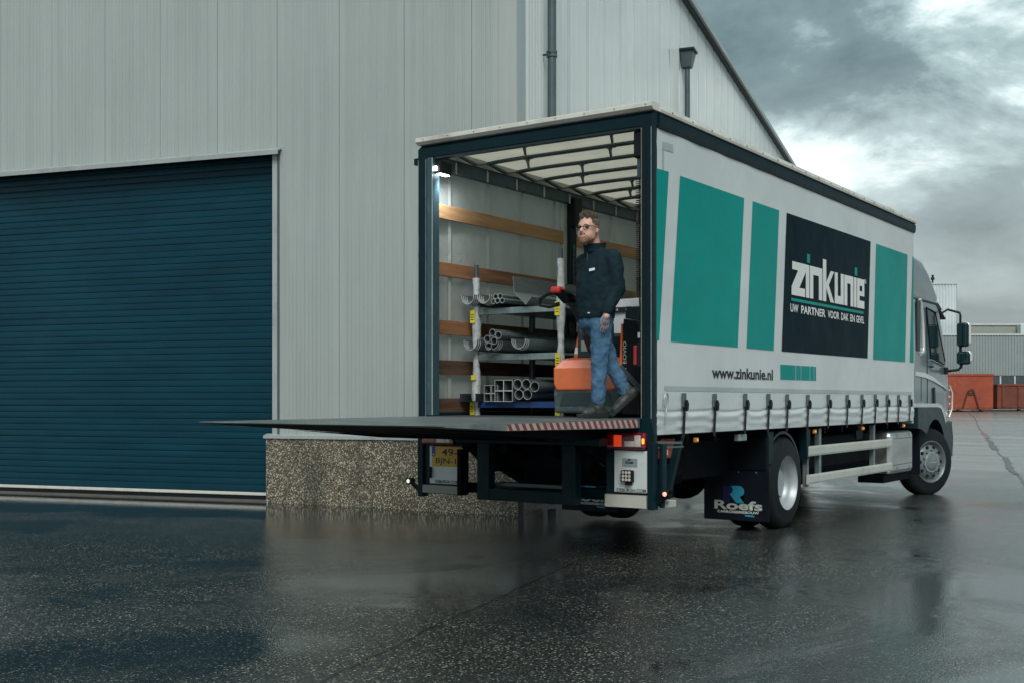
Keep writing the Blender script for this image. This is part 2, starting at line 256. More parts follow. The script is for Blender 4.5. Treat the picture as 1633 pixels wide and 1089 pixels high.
# ------------------------------------------------------------------ mesh helpers
class MB:
    def __init__(s): s.v = []; s.f = []
    def add(s, vs, fs):
        o = len(s.v); s.v += [tuple(p) for p in vs]; s.f += [tuple(i+o for i in f) for f in fs]; return s
    def box(s, x0, x1, y0, y1, z0, z1):
        return s.add([(x0,y0,z0),(x1,y0,z0),(x1,y1,z0),(x0,y1,z0),(x0,y0,z1),(x1,y0,z1),(x1,y1,z1),(x0,y1,z1)],
                     [(3,2,1,0),(4,5,6,7),(0,1,5,4),(1,2,6,5),(2,3,7,6),(3,0,4,7)])
    def bar(s, p0, p1, w, h, up=(0,0,1)):
        p0, p1 = Vector(p0), Vector(p1); d = (p1-p0).normalized(); a = d.cross(Vector(up))
        if a.length < 1e-4: a = d.cross(Vector((1,0,0)))
        a.normalize(); c = a.cross(d)
        q = [p + a*w/2*i + c*h/2*j for p in (p0, p1) for i, j in ((-1,-1),(1,-1),(1,1),(-1,1))]
        return s.add(q, [(0,1,2,3),(7,6,5,4),(1,0,4,5),(2,1,5,6),(3,2,6,7),(0,3,7,4)])
    def prism(s, poly, axis, lo, hi):
        n = len(poly)
        def P(a, b, t): return (t,a,b) if axis == 'x' else ((a,t,b) if axis == 'y' else (a,b,t))
        vs = [P(a,b,lo) for a,b in poly] + [P(a,b,hi) for a,b in poly]
        fs = [tuple(range(n-1,-1,-1)), tuple(range(n,2*n))] + [(i,(i+1)%n,(i+1)%n+n,i+n) for i in range(n)]
        return s.add(vs, fs)
    def tube(s, pts, r, n=8, caps=True):
        pts = [Vector(p) for p in pts]; m = len(pts); vs = []; up = None
        for i, p in enumerate(pts):
            d = (pts[min(i+1,m-1)]-pts[max(i-1,0)]).normalized()
            if up is None: up = Vector((0,0,1)) if abs(d.z) < .9 else Vector((1,0,0))
            a = d.cross(up).normalized(); c = a.cross(d).normalized(); up = c
            rr = r[i] if isinstance(r, (list, tuple)) else r
            vs += [p + (a*cos(2*pi*k/n)+c*sin(2*pi*k/n))*rr for k in range(n)]
        fs = [(i*n+k, i*n+(k+1)%n, (i+1)*n+(k+1)%n, (i+1)*n+k) for i in range(m-1) for k in range(n)]
        if caps: fs += [tuple(range(n-1,-1,-1)), tuple((m-1)*n+k for k in range(n))]
        return s.add(vs, fs)
    def lathe(s, prof, axis='x', c=(0,0,0), n=40, closed=False):
        vs = []; m = len(prof)
        for t, r in prof:
            for k in range(n):
                a = 2*pi*k/n
                q = {'x': (t, r*cos(a), r*sin(a)), 'y': (r*sin(a), t, r*cos(a)), 'z': (r*cos(a), r*sin(a), t)}[axis]
                vs.append((q[0]+c[0], q[1]+c[1], q[2]+c[2]))
        rng = range(m) if closed else range(m-1)
        return s.add(vs, [(i*n+k, i*n+(k+1)%n, ((i+1)%m)*n+(k+1)%n, ((i+1)%m)*n+k) for i in rng for k in range(n)])
    def ell(s, c, r, B=None, n=14, m=9):
        B = B or Matrix.Identity(3); c = Vector(c); vs = []
        for i in range(1, m):
            t = pi*i/m
            for k in range(n):
                a = 2*pi*k/n; vs.append(c + B @ Vector((r[0]*sin(t)*cos(a), r[1]*sin(t)*sin(a), r[2]*cos(t))))
        vs += [c + B @ Vector((0,0,r[2])), c - B @ Vector((0,0,r[2]))]; T = (m-1)*n
        fs = [(i*n+k, (i+1)*n+k, (i+1)*n+(k+1)%n, i*n+(k+1)%n) for i in range(m-2) for k in range(n)]
        fs += [(T, k, (k+1)%n) for k in range(n)] + [(T+1, (m-2)*n+(k+1)%n, (m-2)*n+k) for k in range(n)]
        return s.add(vs, fs)
    def cap(s, p0, p1, r0, r1, n=12):
        p0, p1 = Vector(p0), Vector(p1); d = (p1-p0).normalized(); pts = []; rs = []
        for i in range(5):
            a = pi/2*(i/4); pts.append(p0 - d*r0*cos(a)); rs.append(max(1e-3, r0*sin(a)))
        for i in range(5):
            a = pi/2*(i/4); pts.append(p1 + d*r1*sin(a)); rs.append(max(1e-3, r1*cos(a)))
        return s.tube(pts, rs, n)
    def loft(s, rings, caps=True):
        n = len(rings[0]); vs = [p for r in rings for p in r]
        fs = [(i*n+k, i*n+(k+1)%n, (i+1)*n+(k+1)%n, (i+1)*n+k) for i in range(len(rings)-1) for k in range(n)]
        if caps: fs += [tuple(range(n-1,-1,-1)), tuple((len(rings)-1)*n+k for k in range(n))]
        return s.add(vs, fs)
    def mesh(s, name, smooth=None):
        me = bpy.data.meshes.new(name); me.from_pydata(s.v, [], s.f); me.validate()
        bm = bmesh.new(); bm.from_mesh(me); bmesh.ops.recalc_face_normals(bm, faces=bm.faces[:]); bm.to_mesh(me); bm.free()
        if smooth is not None:
            for p in me.polygons: p.use_smooth = True
            me.set_sharp_from_angle(angle=radians(smooth))
        return me
    def build(s, name, m, parent=None, loc=(0,0,0), bevel=0, smooth=None, rot=None):
        return link(name, s.mesh(name, smooth), m, parent, loc, bevel, rot)
def link(name, me, m, parent=None, loc=(0,0,0), bevel=0, rot=None):
    o = bpy.data.objects.new(name, me); COL.objects.link(o); o.location = loc
    if rot: o.rotation_euler = rot
    if m and not me.materials: me.materials.append(MATS[m])
    if parent: o.parent = parent
    if bevel:
        bv = o.modifiers.new('bevel', 'BEVEL'); bv.width = bevel; bv.segments = 2; bv.limit_method = 'ANGLE'; bv.angle_limit = radians(40)
    return o
def again(o, parent=None, loc=None, rot=None):
    c = o.copy(); COL.objects.link(c)
    if parent: c.parent = parent
    if loc is not None: c.location = loc
    if rot is not None: c.rotation_euler = rot
    return c
def copy_tree(o, parent=None):
    c = o.copy(); COL.objects.link(c); c.parent = parent
    for ch in list(o.children): copy_tree(ch, c)
    return c
def tag(o, label, cat, group=None):
    o['label'] = label; o['category'] = cat
    if group: o['group'] = group
    return o
def empty(name, loc=(0,0,0), rz=0):
    o = bpy.data.objects.new(name, None); COL.objects.link(o); o.location = loc; o.rotation_euler = (0,0,rz); o.empty_display_size = .2; return o
def box(name, m, parent, x0, x1, y0, y1, z0, z1, bevel=0): return MB().box(x0,x1,y0,y1,z0,z1).build(name, m, parent, bevel=bevel)
def text(body, m, parent, org, xdir, updir, w, h, bold=0., name='lettering', th=.0015):
    cu = bpy.data.curves.new('t', 'FONT'); cu.body = body; cu.size = 1; cu.offset = bold; cu.dimensions = '2D'; cu.fill_mode = 'BOTH'; cu.resolution_u = 4
    to = bpy.data.objects.new('t', cu); COL.objects.link(to)
    dg = bpy.context.evaluated_depsgraph_get(); me = bpy.data.meshes.new_from_object(to.evaluated_get(dg)); bpy.data.objects.remove(to)
    xs = [q.co.x for q in me.vertices]; ys = [q.co.y for q in me.vertices]; x0, x1, y0, y1 = min(xs), max(xs), min(ys), max(ys)
    X, U, O = Vector(xdir), Vector(updir), Vector(org)
    for q in me.vertices: q.co = O + X*((q.co.x-x0)/(x1-x0)*w) + U*((q.co.y-y0)/(y1-y0)*h)
    me.materials.clear(); return link(name, me, m, parent)
def polys(name, m, parent, plist, fn):
    b_ = MB()
    for p in plist: b_.add([fn(*q) for q in p], [tuple(range(len(p)))])
    return b_.build(name, m, parent)
Fv = Vector((-sin(YAW), cos(YAW), 0)); Rv = Vector((cos(YAW), sin(YAW), 0)); Cv = Vector((5.98, -8.98, 0))
def gz(x, y):
    d = (Vector((x,y,0))-Cv).dot(Fv); r = math.hypot(x+2.31, y-3.0)
    t = max(0, d-17); return .0103*t*t/(t+4) - .06*math.exp(-(r/1.7)**2) - .045*math.exp(-((x-1.2)**2+(y-9.0)**2)/4.)
def struct(o): o['kind'] = 'structure'; return o

# ------------------------------------------------------------------ ground
def axis_pts(lo, hi, dense_lo, dense_hi, step):
    p = []; x = dense_lo
    while x <= dense_hi: p.append(x); x += step
    g = step; x = p[-1]
    while x < hi: g *= 1.35; x += g; p.append(min(x, hi))
    g = step; x = p[0]; q = []
    while x > lo: g *= 1.35; x -= g; q.append(max(x, lo))
    return q[::-1] + p
gx = axis_pts(-420, 420, -10, 14, .4); gy = axis_pts(-60, 700, -10, 26, .4)
vs = [(x, y, gz(x, y)) for y in gy for x in gx]; nx = len(gx)
fs = [(j*nx+i, j*nx+i+1, (j+1)*nx+i+1, (j+1)*nx+i) for j in range(len(gy)-1) for i in range(nx-1)]
g = MB().add(vs, fs).build('ground', 'wet_asphalt', smooth=60); struct(g)
def ribbon(name, m, pts, w, seed=0, lift=.004, step=.12, jit=.35):
    rnd = random.Random(seed); q = []
    for a, b2 in zip(pts, pts[1:]):
        a, b2 = Vector(a), Vector(b2); k = max(2, int((b2-a).length/step)); q += [a.lerp(b2, i/k) for i in range(k)]
    q.append(Vector(pts[-1])); v_ = []; off = 0
    for i, p in enumerate(q):
        d = (q[min(i+1,len(q)-1)]-q[max(i-1,0)]).normalized(); n_ = Vector((-d.y, d.x)); off = off*.8 + rnd.uniform(-1,1)*w*jit
        for sgn in (-1, 1):
            ww = w*rnd.uniform(.25, .65); r = p + n_*(off+sgn*ww); v_.append((r.x, r.y, gz(r.x, r.y)+lift))
    return struct(MB().add(v_, [(2*i, 2*i+1, 2*i+3, 2*i+2) for i in range(len(q)-1)]).build(name, m))
ribbon('asphalt_seam', 'joint', [(.76,-.41),(.98,-1.39),(1.27,-2.38),(1.47,-3.2),(1.69,-3.94),(1.86,-4.54),(2.2,-5.6)], .011, 3, step=.05, jit=.9)
JT = [(-11.5, 66), (-9.1, 56.9), (-7.1, 48.6), (-3.85, 35.1), (-1.95, 27.6), (-.76, 22.9), (.5, 17.9), (1.96, 12.1), (2.9, 8.3)]
ribbon('slab_joint', 'joint', JT, .05, 5, step=.3)
ribbon('slab_repair', 'joint_red', [(-3.6, 34.2), (-2.9, 31.4), (-2.45, 29.6)], .16, 6, .008, .5, .12)
ribbon('slab_repair', 'joint', [(-2.1, 28.2), (-1.4, 25.4), (-.7, 22.6)], .17, 8, .008, .5, .12)
ribbon('slab_repair', 'joint', [(.2, 19.3), (.85, 16.5), (1.5, 13.9)], .13, 12, .008, .4, .12)
ribbon('slab_joint', 'joint', [(-14, 50), (20, 52)], .10, 9, step=.6)

# ------------------------------------------------------------------ warehouse
BA = radians(14.4)
wh = tag(empty('warehouse', (-2.31, 3.22, 0), BA), 'tall pale grey ribbed-metal warehouse with the big blue roller door', 'building')
def panel_profile(w, n, lead):
    p = [(0, .02), (.004, .02), (.006, 0), (lead, 0)]; per = .0605
    for i in range(n):
        x = lead + i*per; p += [(x+.012, 0), (x+.021, -.013), (x+.040, -.013), (x+.049, 0)]
    return p + [(w-.002, 0), (w, .02)]
def panel_mesh(w, n, lead, z0, z1):
    p = panel_profile(w, n, lead); v_ = [(x, y, z) for z in (z0, z1) for x, y in p]; k = len(p)
    me = MB().add(v_, [(i, i+1, k+i+1, k+i) for i in range(k-1)]).mesh('wall_panel')
    return me
ZT = 9.62; PW = .95
full = panel_mesh(PW, 13, .085, .915, ZT); over = panel_mesh(PW, 13, .085, 4.76, ZT); part = panel_mesh(.379, 4, .06, .915, ZT)
link('wall_panel', part, 'clad', wh, (-.605, 0, 0))
for k in range(3): link('wall_panel', full, 'clad', wh, (-.605-PW*(k+1), 0, 0))
for k in range(3, 9): link('wall_panel', over, 'clad', wh, (-.605-PW*(k+1), 0, 0))
for k in range(9, 14): link('wall_panel', full, 'clad', wh, (-.605-PW*(k+1), 0, 0))
rp = panel_mesh(.96, 13, .085, .915, ZT); link('x', rp, 'clad_gloss_lit').name = 'wall_panel'
proto = [o for o in bpy.data.objects if o.data == rp][0]; proto.parent = wh; proto.location = (0, .30, 0); proto.rotation_euler = (0, 0, pi/2)
for k in range(1, 40): again(proto, wh, (0, .30+.96*k, 0))
# corner flashing, two folds
MB().prism([(-.226,-.012),(.012,-.012),(.012,.30),(.004,.30),(.004,-.004),(-.226,-.004)], 'z', .92, ZT).build('corner_trim', 'trim_gloss', wh)
box('eave_trim', 'dark_trim', wh, -.02, .10, -.10, 38.8, ZT, ZT+.22, .01)
box('roof_gutter', 'trim', wh, .101, .17, -.10, 38.8, ZT+.05, ZT+.18, .01)
MB().add([(.1,-.1,ZT+.221),(.1,38.8,ZT+.221),(-14,38.8,ZT+2.2),(-14,-.1,ZT+2.2)], [(0,1,2,3)]).build('roof', 'roof_sheet', wh)
MB().add([(.0,-.0,ZT-.002),(-13.9,-.0,ZT-.002),(-13.9,-.0,ZT+2.18),(.0,-.0,ZT+.2)], [(0,1,2,3)]).build('gable', 'clad', wh)
# inner shell so that nothing shines through
MB().add([(-.03,.06,.0),(-.03,38.6,.0),(-.03,38.6,ZT),(-.03,.06,ZT)], [(0,1,2,3)]).build('inner_wall', 'dark_trim', wh)
# plinth of exposed-aggregate concrete
box('plinth', 'aggregate', wh, -3.59, .05, -.06, .30, -.5, .872)
box('plinth_return', 'aggregate', wh, -.2, .048, .302, 38.6, -.5, .871)
MB().prism([(-.085,.872),(-.085,.912),(.02,.935),(.02,.874)], 'x', -3.62, .07).build('plinth_cap', 'trim', wh)
box('plinth_cap', 'trim', wh, .0, .075, -.02, 38.6, .873, .913)
MB().prism([(.052,-.062),(.064,-.074),(.064,.10),(.052,.10)], 'z', -.3, .80).build('corner_guard', 'navy', wh)
# roller door
DX0, DX1, DZ = -8.95, -3.52, 4.70
door = MB().box(DX0-.05, DX1+.02, .30, .32, 0, DZ+.3).build('roller_door', 'dark_trim', wh)
sl = MB().prism([(.0,0),(-.002,.002),(-.005,.006),(-.006,.014),(-.0065,.046),(-.006,.076),(-.005,.085),(-.002,.0885),(.0,.0905),(.012,.0905),(.012,0)], 'x', DX0, DX1)
slm = sl.mesh('slat', 35)
for k in range(51): link('slat', slm, 'door_blue', door, (0, .19+random.uniform(-.0015,.0015), .118+k*.0915), rot=(0, random.uniform(-.0002,.0002), 0))
box('bottom_bar', 'door_bar', door, DX0, DX1, .13, .20, .072, .112, .006)
box('rubber_seal', 'black', door, DX0, DX1, .15, .185, .018, .071)
box('threshold', 'threshold', wh, DX0, DX1-.07, -.02, .29, -.2, .016)
MB().prism([(-.075,0),(.0,0),(.0,.018),(-.058,.018),(-.058,.30),(-.075,.30)], 'z', .914, DZ+.06).build('door_jamb', 'trim', wh, (DX1+.075, -.015, 0))
MB().prism([(-.020,0),(.0,0),(.0,.02),(-.02,.02)], 'z', .914, DZ+.04).build('door_guide', 'pipe_grey', wh, (DX1+.105, -.02, 0))
box('inner_reveal', 'trim', wh, DX1+.004, DX1+.016, .0, .30, -.1, .914)
MB().prism([(-.11,DZ+.0),(-.115,DZ+.06),(-.03,DZ+.095),(.0,DZ+.095),(.0,DZ+.075),(-.03,DZ+.072),(-.098,DZ+.045),(-.095,DZ+.0)], 'x', DX0-.1, DX1+.14).build('door_hood', 'trim', wh)
box('lintel_soffit', 'dark_trim', wh, DX0, DX1+.0, .012, .30, DZ+.04, DZ+.06)
# downpipes on the side wall
def lath_pipe(x, y, z0, z1, r):
    p = MB().lathe([(z0, r), (z1, r)], 'z', (x, y, 0), 20).build('downpipe', 'pipe_grey', wh, smooth=60); return p
dp = lath_pipe(.14, 1.02, 0, ZT, .058)
for zb in (2.0, 4.0, 6.0, 8.0):
    MB().lathe([(-.04, .060), (-.04, .072), (-.012, .072), (-.012, .066), (.012, .066), (.012, .072), (.04, .072), (.04, .060)], 'z', (.14, 1.02, zb), 20).build('pipe_collar', 'pipe_grey', dp)
    MB().bar((-.0, 1.02, zb), (.14, 1.02, zb), .02, .02).bar((.14, 1.02-.13, zb), (.14, 1.02-.06, zb), .012, .012).build('bracket', 'dark_trim', dp)
HY = 10.05
dp2 = lath_pipe(.13, HY, 0, 8.20, .055)
MB().loft([[(.03,HY-.09,8.20),(.22,HY-.09,8.20),(.22,HY+.09,8.20),(.03,HY+.09,8.20)], [(.01,HY-.17,8.52),(.28,HY-.17,8.52),(.28,HY+.17,8.52),(.01,HY+.17,8.52)]]).build('hopper', 'pipe_grey', dp2, bevel=.01)
box('hopper_rim', 'dark_trim', dp2, .0, .31, HY-.20, HY+.20, 8.521, 8.575, .008)
MB().lathe([(-.05,.057),(-.05,.070),(.05,.070),(.05,.057)], 'z', (.13, HY, 6.9), 20).build('pipe_collar', 'dark_trim', dp2)
MB().bar((0,HY,6.9),(.13,HY,6.9),.02,.02).bar((.13,HY-.17,6.9),(.13,HY-.07,6.9),.02,.02).build('bracket', 'dark_trim', dp2)

# ------------------------------------------------------------------ far buildings and skips
def trap_sheet(w, z0, z1, pitch=.21, d=.05):
    p = []; x = 0
    while x < w: p += [(x,0),(x+pitch*.38,0),(x+pitch*.5,-d),(x+pitch*.88,-d)]; x += pitch
    k = len(p); return MB().add([(a,b_,z) for z in (z0,z1) for a,b_ in p], [(i,i+1,k+i+1,k+i) for i in range(k-1)])
def W2(px, Z): p = Cv + Fv*Z + Rv*((px-816.5)/1869*Z); return p.x, p.y, gz(p.x, p.y)
x, y, z = W2(1380, 85); b0 = z
hall = tag(empty('corrugated_hall', (x, y, b0), YAW), 'long low grey corrugated hall behind the red skips', 'building')
trap_sheet(22, 2.42, 5.30).build('wall_sheet', 'far_grey', hall)
box('coping', 'far_frame', hall, -.1, 22.2, -.09, .2, 5.301, 5.42); box('lower_wall', 'far_grey', hall, 0, 22, .06, .3, -.5, 1.35); box('rear_wall', 'roof_sheet', hall, 0, 22, .31, 9, -.4, 5.25)
box('sill', 'far_frame', hall, 0, 22, -.02, .25, 1.351, 1.42)
for k in range(20):
    box('mullion', 'far_frame', hall, .3+k*1.05, .40+k*1.05, .0, .1, 1.421, 2.40)
    box('pane', 'far_glass', hall, .401+k*1.05, 1.349+k*1.05, .05, .07, 1.425, 2.40)
x, y, z = W2(1462, 96)
tw = tag(empty('corrugated_tower', (x, y, z), YAW), 'tall white corrugated block rising behind the lorry cab', 'building')
trap_sheet(3.25, -.5, 9.95, .25, .06).build('wall_sheet', 'far_white', tw); box('coping', 'far_frame', tw, -.05, 3.35, -.1, .3, 9.951, 10.05)
box('core', 'far_grey', tw, .0, 3.30, .01, 3, -.4, 9.94)
ch = MB().lathe([(10.05,.07),(10.35,.07),(10.36,.15),(10.55,.15),(10.56,.08),(10.75,.1),(10.78,.02)], 'z', (1.48, .5, 0), 12).build('roof_vent', 'dark_trim', tw)
x, y, z = W2(1530, 103)
bg = tag(empty('flat_roof_block', (x, y, z), YAW), 'pale olive flat-roofed block seen above the grey hall', 'building')
box('wall', 'far_beige', bg, 0, 12, 0, 8, -.5, 6.95); box('parapet', 'far_frame', bg, -.1, 12.1, -.1, 8.1, 6.951, 7.12)
ct = box('cooling_unit', 'far_white', bg, 4.95, 6.0, -1.0, -.2, 5.9, 7.0, .05); box('bracket', 'far_frame', bg, 5.35, 5.55, -.9, -.3, 5.2, 5.89)
def skip(px, Z, w, h, dpt, m, label, frame):
    x, y, z = W2(px, Z); r = tag(empty('skip_container', (x, y, z), YAW), label, 'skip', 'roll-off skips at the back of the yard')
    MB().loft([[(.05,.0,.14),(w-.05,.0,.14),(w-.05,dpt,.14),(.05,dpt,.14)], [(0,-.03,.3),(w,-.03,.3),(w,dpt,.3),(0,dpt,.3)], [(0,-.05,h),(w,-.05,h),(w,dpt,h),(0,dpt,h)]]).build('body', m, r, bevel=.03)
    box('top_rim', m, r, -.04, w+.04, -.10, .04, h-.12, h+.02, .02)
    for s_ in (0, 1): MB().lathe([(-.08,.14),(.08,.14)], 'x', (w*.5+(s_*2-1)*.72, .1, .14), 12).build('roller', 'rust_dark', r)
    if frame:
        for s_ in (-1, 1): MB().bar((w/2+s_*.20, -.09, 1.28), (w/2+s_*.52, -.09, .2), .09, .08, (0,1,0)).build('hook_frame', 'rust_dark', r)
        MB().tube([(w/2-.16,-.12,1.2),(w/2-.16,-.14,1.36),(w/2,-.15,1.46),(w/2+.16,-.14,1.36),(w/2+.16,-.12,1.2)], .04, 8).build('hook_bar', 'rust_dark', r)
        box('hook_plate', 'rust_dark', r, w/2-.22, w/2+.22, -.10, -.055, 1.08, 1.22)
    else:
        for k in range(4): box('rib', m, r, .3+k*w/4.2, .42+k*w/4.2, -.12, -.04, .3, h-.13, .01)
        MB().tube([(w*.55,-.13,h-.5),(w*.58,-.16,h-.36),(w*.68,-.16,h-.34),(w*.72,-.13,h-.48)], .05, 6).build('hook_bar', 'rust_dark', r)
    for k in range(3): box('side_rib', m, r, -.06, .0, .6+k*1.4, .75+k*1.4, .3, h-.13)
    return r
skip(1511, 75, 2.92, 2.42, 5.5, 'rust_red', 'bright red steel skip with hook frame, just beyond the cab', True)
skip(1590, 77, 4.4, 1.78, 4.5, 'rust_brown', 'lower rusty brown steel skip at the right edge of the yard', False)

# ------------------------------------------------------------------ the lorry
tr = tag(empty('curtain_side_lorry', (0, 0, 0)), 'silver curtain-sided lorry with green panels and its rear open', 'lorry')
LEN = 8.03
# chassis
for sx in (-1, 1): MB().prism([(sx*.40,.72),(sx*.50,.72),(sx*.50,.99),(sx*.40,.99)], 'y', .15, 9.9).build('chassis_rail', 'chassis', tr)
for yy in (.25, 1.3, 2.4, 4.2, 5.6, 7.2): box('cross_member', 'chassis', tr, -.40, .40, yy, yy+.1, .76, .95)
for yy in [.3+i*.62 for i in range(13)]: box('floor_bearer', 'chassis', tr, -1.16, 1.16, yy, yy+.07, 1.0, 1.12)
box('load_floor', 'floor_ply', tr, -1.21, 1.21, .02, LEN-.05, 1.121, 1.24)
for sx in (-1, 1):
    x0, x1 = (1.195, 1.262) if sx > 0 else (-1.262, -1.195)
    box('side_rave', 'navy', tr, x0, x1, .125, LEN-.02, 1.085, 1.235 if sx > 0 else 1.27, .006)
box('rear_sill', 'navy', tr, -1.19, 1.19, -.05, .018, 1.10, 1.236, .006)
# rear frame
def post(sx):
    a, c = (1.180, 1.288) if sx > 0 else (-1.288, -1.185)
    p = MB().prism([(a,0),(c,0),(c,.05),(c-.012*sx if sx>0 else c,.12),(a,.12)], 'z', 1.04, 3.77).build('rear_post', 'navy' , tr, bevel=.006)
    for xe in ((a+.004, c-.010) if sx > 0 else (a+.004, c-.006)):
        MB().prism([(xe,-.006),(xe+.007,-.006),(xe+.007,-.0005),(xe,-.0005)], 'z', 1.06, 3.74).build('edge_strip', 'galv', p)
    return p
pr, pl_ = post(1), post(-1)
box('inner_lining', 'navy_inner', pl_, -1.184, -1.108, .004, .11, 1.245, 3.76, .004)
MB().prism([(-1.116,.0),(-1.107,.0),(-1.107,.003),(-1.116,.003)], 'z', 1.25, 3.75).build('edge_strip', 'alu', pl_)
box('post_seal', 'black', pr, 1.186, 1.228, -.004, -.0005, 1.25, 3.74)
MB().prism([(1.172,.03),(1.179,.03),(1.179,.11),(1.172,.11)], 'z', 1.25, 3.74).build('rubber_seal', 'rubber', pr)
# latch parts at the post heads and a toothed seal down the right post
box('post_lug', 'navy', pl_, -1.34, -1.289, .0, .05, 3.70, 3.765, .004)
hd = MB().prism([(.0,3.762),(.11,3.762),(.11,3.885),(.05,3.885),(.02,3.86),(.0,3.845)], 'x', -1.286, 1.286).build('rear_header', 'navy', tr)
box('header_lip', 'navy_inner', hd, -1.10, 1.17, .02, .10, 3.742, 3.761)
rr = MB().prism([(-.026,3.908),(-.032,3.913),(-.032,3.947),(-.02,3.954),(.12,3.954),(.12,3.888),(.0,3.888)], 'x', -1.296, 1.302).build('rear_rim', 'white_rim', tr)
for k in range(9): MB().lathe([(-.036,.001),(-.0355,.005),(-.0325,.006)], 'y', (-1.2+k*.305, 0, 3.930), 8).build('rivet', 'dark_trim', rr)
rt = MB().prism([(1.215,3.885),(1.285,3.885),(1.298,3.865),(1.302,3.83),(1.298,3.79),(1.288,3.755),(1.215,3.755)], 'y', .122, LEN).build('top_rail', 'navy', tr, smooth=40)
rs = MB().prism([(1.20,3.888),(1.305,3.888),(1.310,3.91),(1.300,3.948),(1.27,3.957),(1.20,3.957)], 'y', .121, LEN+.01).build('side_rim', 'white_rim', tr)
for k in range(19): MB().lathe([(1.314,.002),(1.313,.007),(1.306,.009)], 'x', (0, .35+k*.41, 3.918), 8).build('rivet', 'dark_trim', rs)
lt = box('left_rim', 'white_rim', tr, -1.30, -1.20, .121, LEN+.01, 3.888, 3.956)
box('left_top_rail', 'navy', tr, -1.288, -1.215, .122, LEN, 3.755, 3.886)
lr = MB().prism([(-1.214,3.665),(-1.150,3.675),(-1.150,3.785),(-1.214,3.79)], 'y', .122, LEN-.1).build('inner_rail', 'navy_inner', tr)
box('front_bulkhead', 'white_panel', tr, -1.26, 1.26, LEN-.04, LEN+.02, 1.06, 3.754)
box('front_rim', 'white_rim', tr, -1.2, 1.2, LEN-.06, LEN+.03, 3.888, 3.955)
# right post lower leg and lamp carrier frame
box('lower_post', 'navy', tr, 1.262, 1.322, -.04, .05, .455, 1.036, .006); box('lower_post', 'navy', tr, 1.325, 1.36, .06, .14, .47, 1.02, .004)
box('lower_post', 'navy', tr, -1.262, -1.196, -.04, .05, .455, 1.036, .006)
MB().prism([(1.19,1.036),(1.322,1.036),(1.322,1.10),(1.289,1.24),(1.19,1.24)], 'y', -.03, -.001).build('corner_plate', 'navy', tr)
# ---- curtain, gathered under the strap buckles
BUCK = [.609, 1.264, 1.989, 2.59, 3.116, 3.74, 4.417, 5.084, 5.65, 6.192, 6.703, 7.215, 7.755]
def near_b(y): return min(abs(y-b_) for b_ in BUCK)
def cx(y, z):
    d = near_b(y); w = (1-math.exp(-(d/.11)**2))*min(1, max(0, y-.04)/.25); p = 0
    if z < 1.42:
        hgt = 1.257+.006*sin(y*2.1)+.004*sin(y*7.3)-.012*w
        p = .009*w*math.exp(-((z-hgt)/(.018 if z > hgt else .034))**2) - .007*math.exp(-((z-hgt-.040)/.014)**2)
        p += w*.0015*sin((z*62)+sin(y*5)*1.5)*math.exp(-((z-1.17)/.05)**2) + .004*(1-w)*sin(z*70+y*3)*(1 if z < 1.3 else .3)
        p -= .006*max(0, (1.16-z)/.07)*1.0
    if z > 3.5: p += .006*sin(y*9+z*14)*min(1,(z-3.5)*4)*math.exp(-y/2.2)
    return 1.276 + p
ys = [.02+i*(LEN-.03-.02)/330 for i in range(331)]; zs = [1.095+.0075*i for i in range(44)]; zs += [zs[-1]+.01+i*.10 for i in range(24)]; zs = [q for q in zs if q < 3.752]+[3.752]
cv = [(cx(y,z), y, z) for z in zs for y in ys]; ny = len(ys)
cur = MB().add(cv, [(j*ny+i, j*ny+i+1, (j+1)*ny+i+1, (j+1)*ny+i) for j in range(len(zs)-1) for i in range(ny-1)]).build('side_curtain', 'curtain', tr, smooth=180)
XP = 1.2795
def onc(y, z): return (XP, y, z)
T, B = 3.405, 1.912
for p in ([(.03,T-.01),(.335,T),(.15,B),(.03,B)], [(.56,T),(1.99,T),(1.835,B),(.372,B)], [(2.21,T),(2.92,T),(2.765,B),(2.052,B)], [(6.27,T+.01),(7.69,T+.01),(7.575,B+.005),(6.14,B)], [(7.94,T+.01),(7.99,T+.01),(7.99,B+.005),(7.80,B+.005)]):
    polys('green_print', 'print_green', cur, [p], onc)
polys('black_print', 'print_black', cur, [[(3.135,T+.003),(6.035,T+.012),(5.91,B+.008),(2.99,B)]], onc)
# the block-letter name
LX, LW, LZ, LH = 3.27, 2.50, 2.535, .368
def lg(u, v): return (XP+.0025, LX+u*LW, LZ+v*LH)
def rct(a, c, d, e): return [(a,d),(c,d),(c,e),(a,e)]
white = [[(.008,1),(.172,1),(.172,.76),(.094,.25),(.163,.25),(.163,0),(0,0),(0,.25),(.078,.76),(.008,.76)], rct(.173,.217,0,1),
 rct(.224,.268,0,1), rct(.268,.340,.74,1), rct(.340,.386,0,1), rct(.394,.440,0,1.32), [(.440,.62),(.500,1),(.548,1),(.474,.54),(.548,0),(.497,0),(.440,.42)],
 rct(.556,.600,0,1), rct(.600,.642,0,.26), rct(.642,.686,0,1), rct(.694,.738,0,1), rct(.738,.786,.74,1), rct(.786,.830,0,1), rct(.838,.878,0,1),
 rct(.886,.926,0,1), rct(.926,1.0,.76,1), rct(.966,1.0,.58,.76), rct(.926,1.0,.42,.58), rct(.926,1.0,0,.26)]
for k, grp in enumerate(([0],[1],[2,3,4],[5,6],[7,8,9],[10,11,12],[13],[14,15,16,17,18])): polys('letter', 'print_white', cur, [white[i] for i in grp], lg)
for a in (.188, .850): polys('letter_dot', 'print_green', cur, [rct(a,a+.038,1.07,1.34)], lg)
polys('underline', 'print_green', cur, [[(3.262,2.468),(5.735,2.468),(5.735,2.500),(3.262,2.500)]], lambda y,z: (XP+.0025,y,z))
YD, ZD = (0,1,0), (0,0,1)
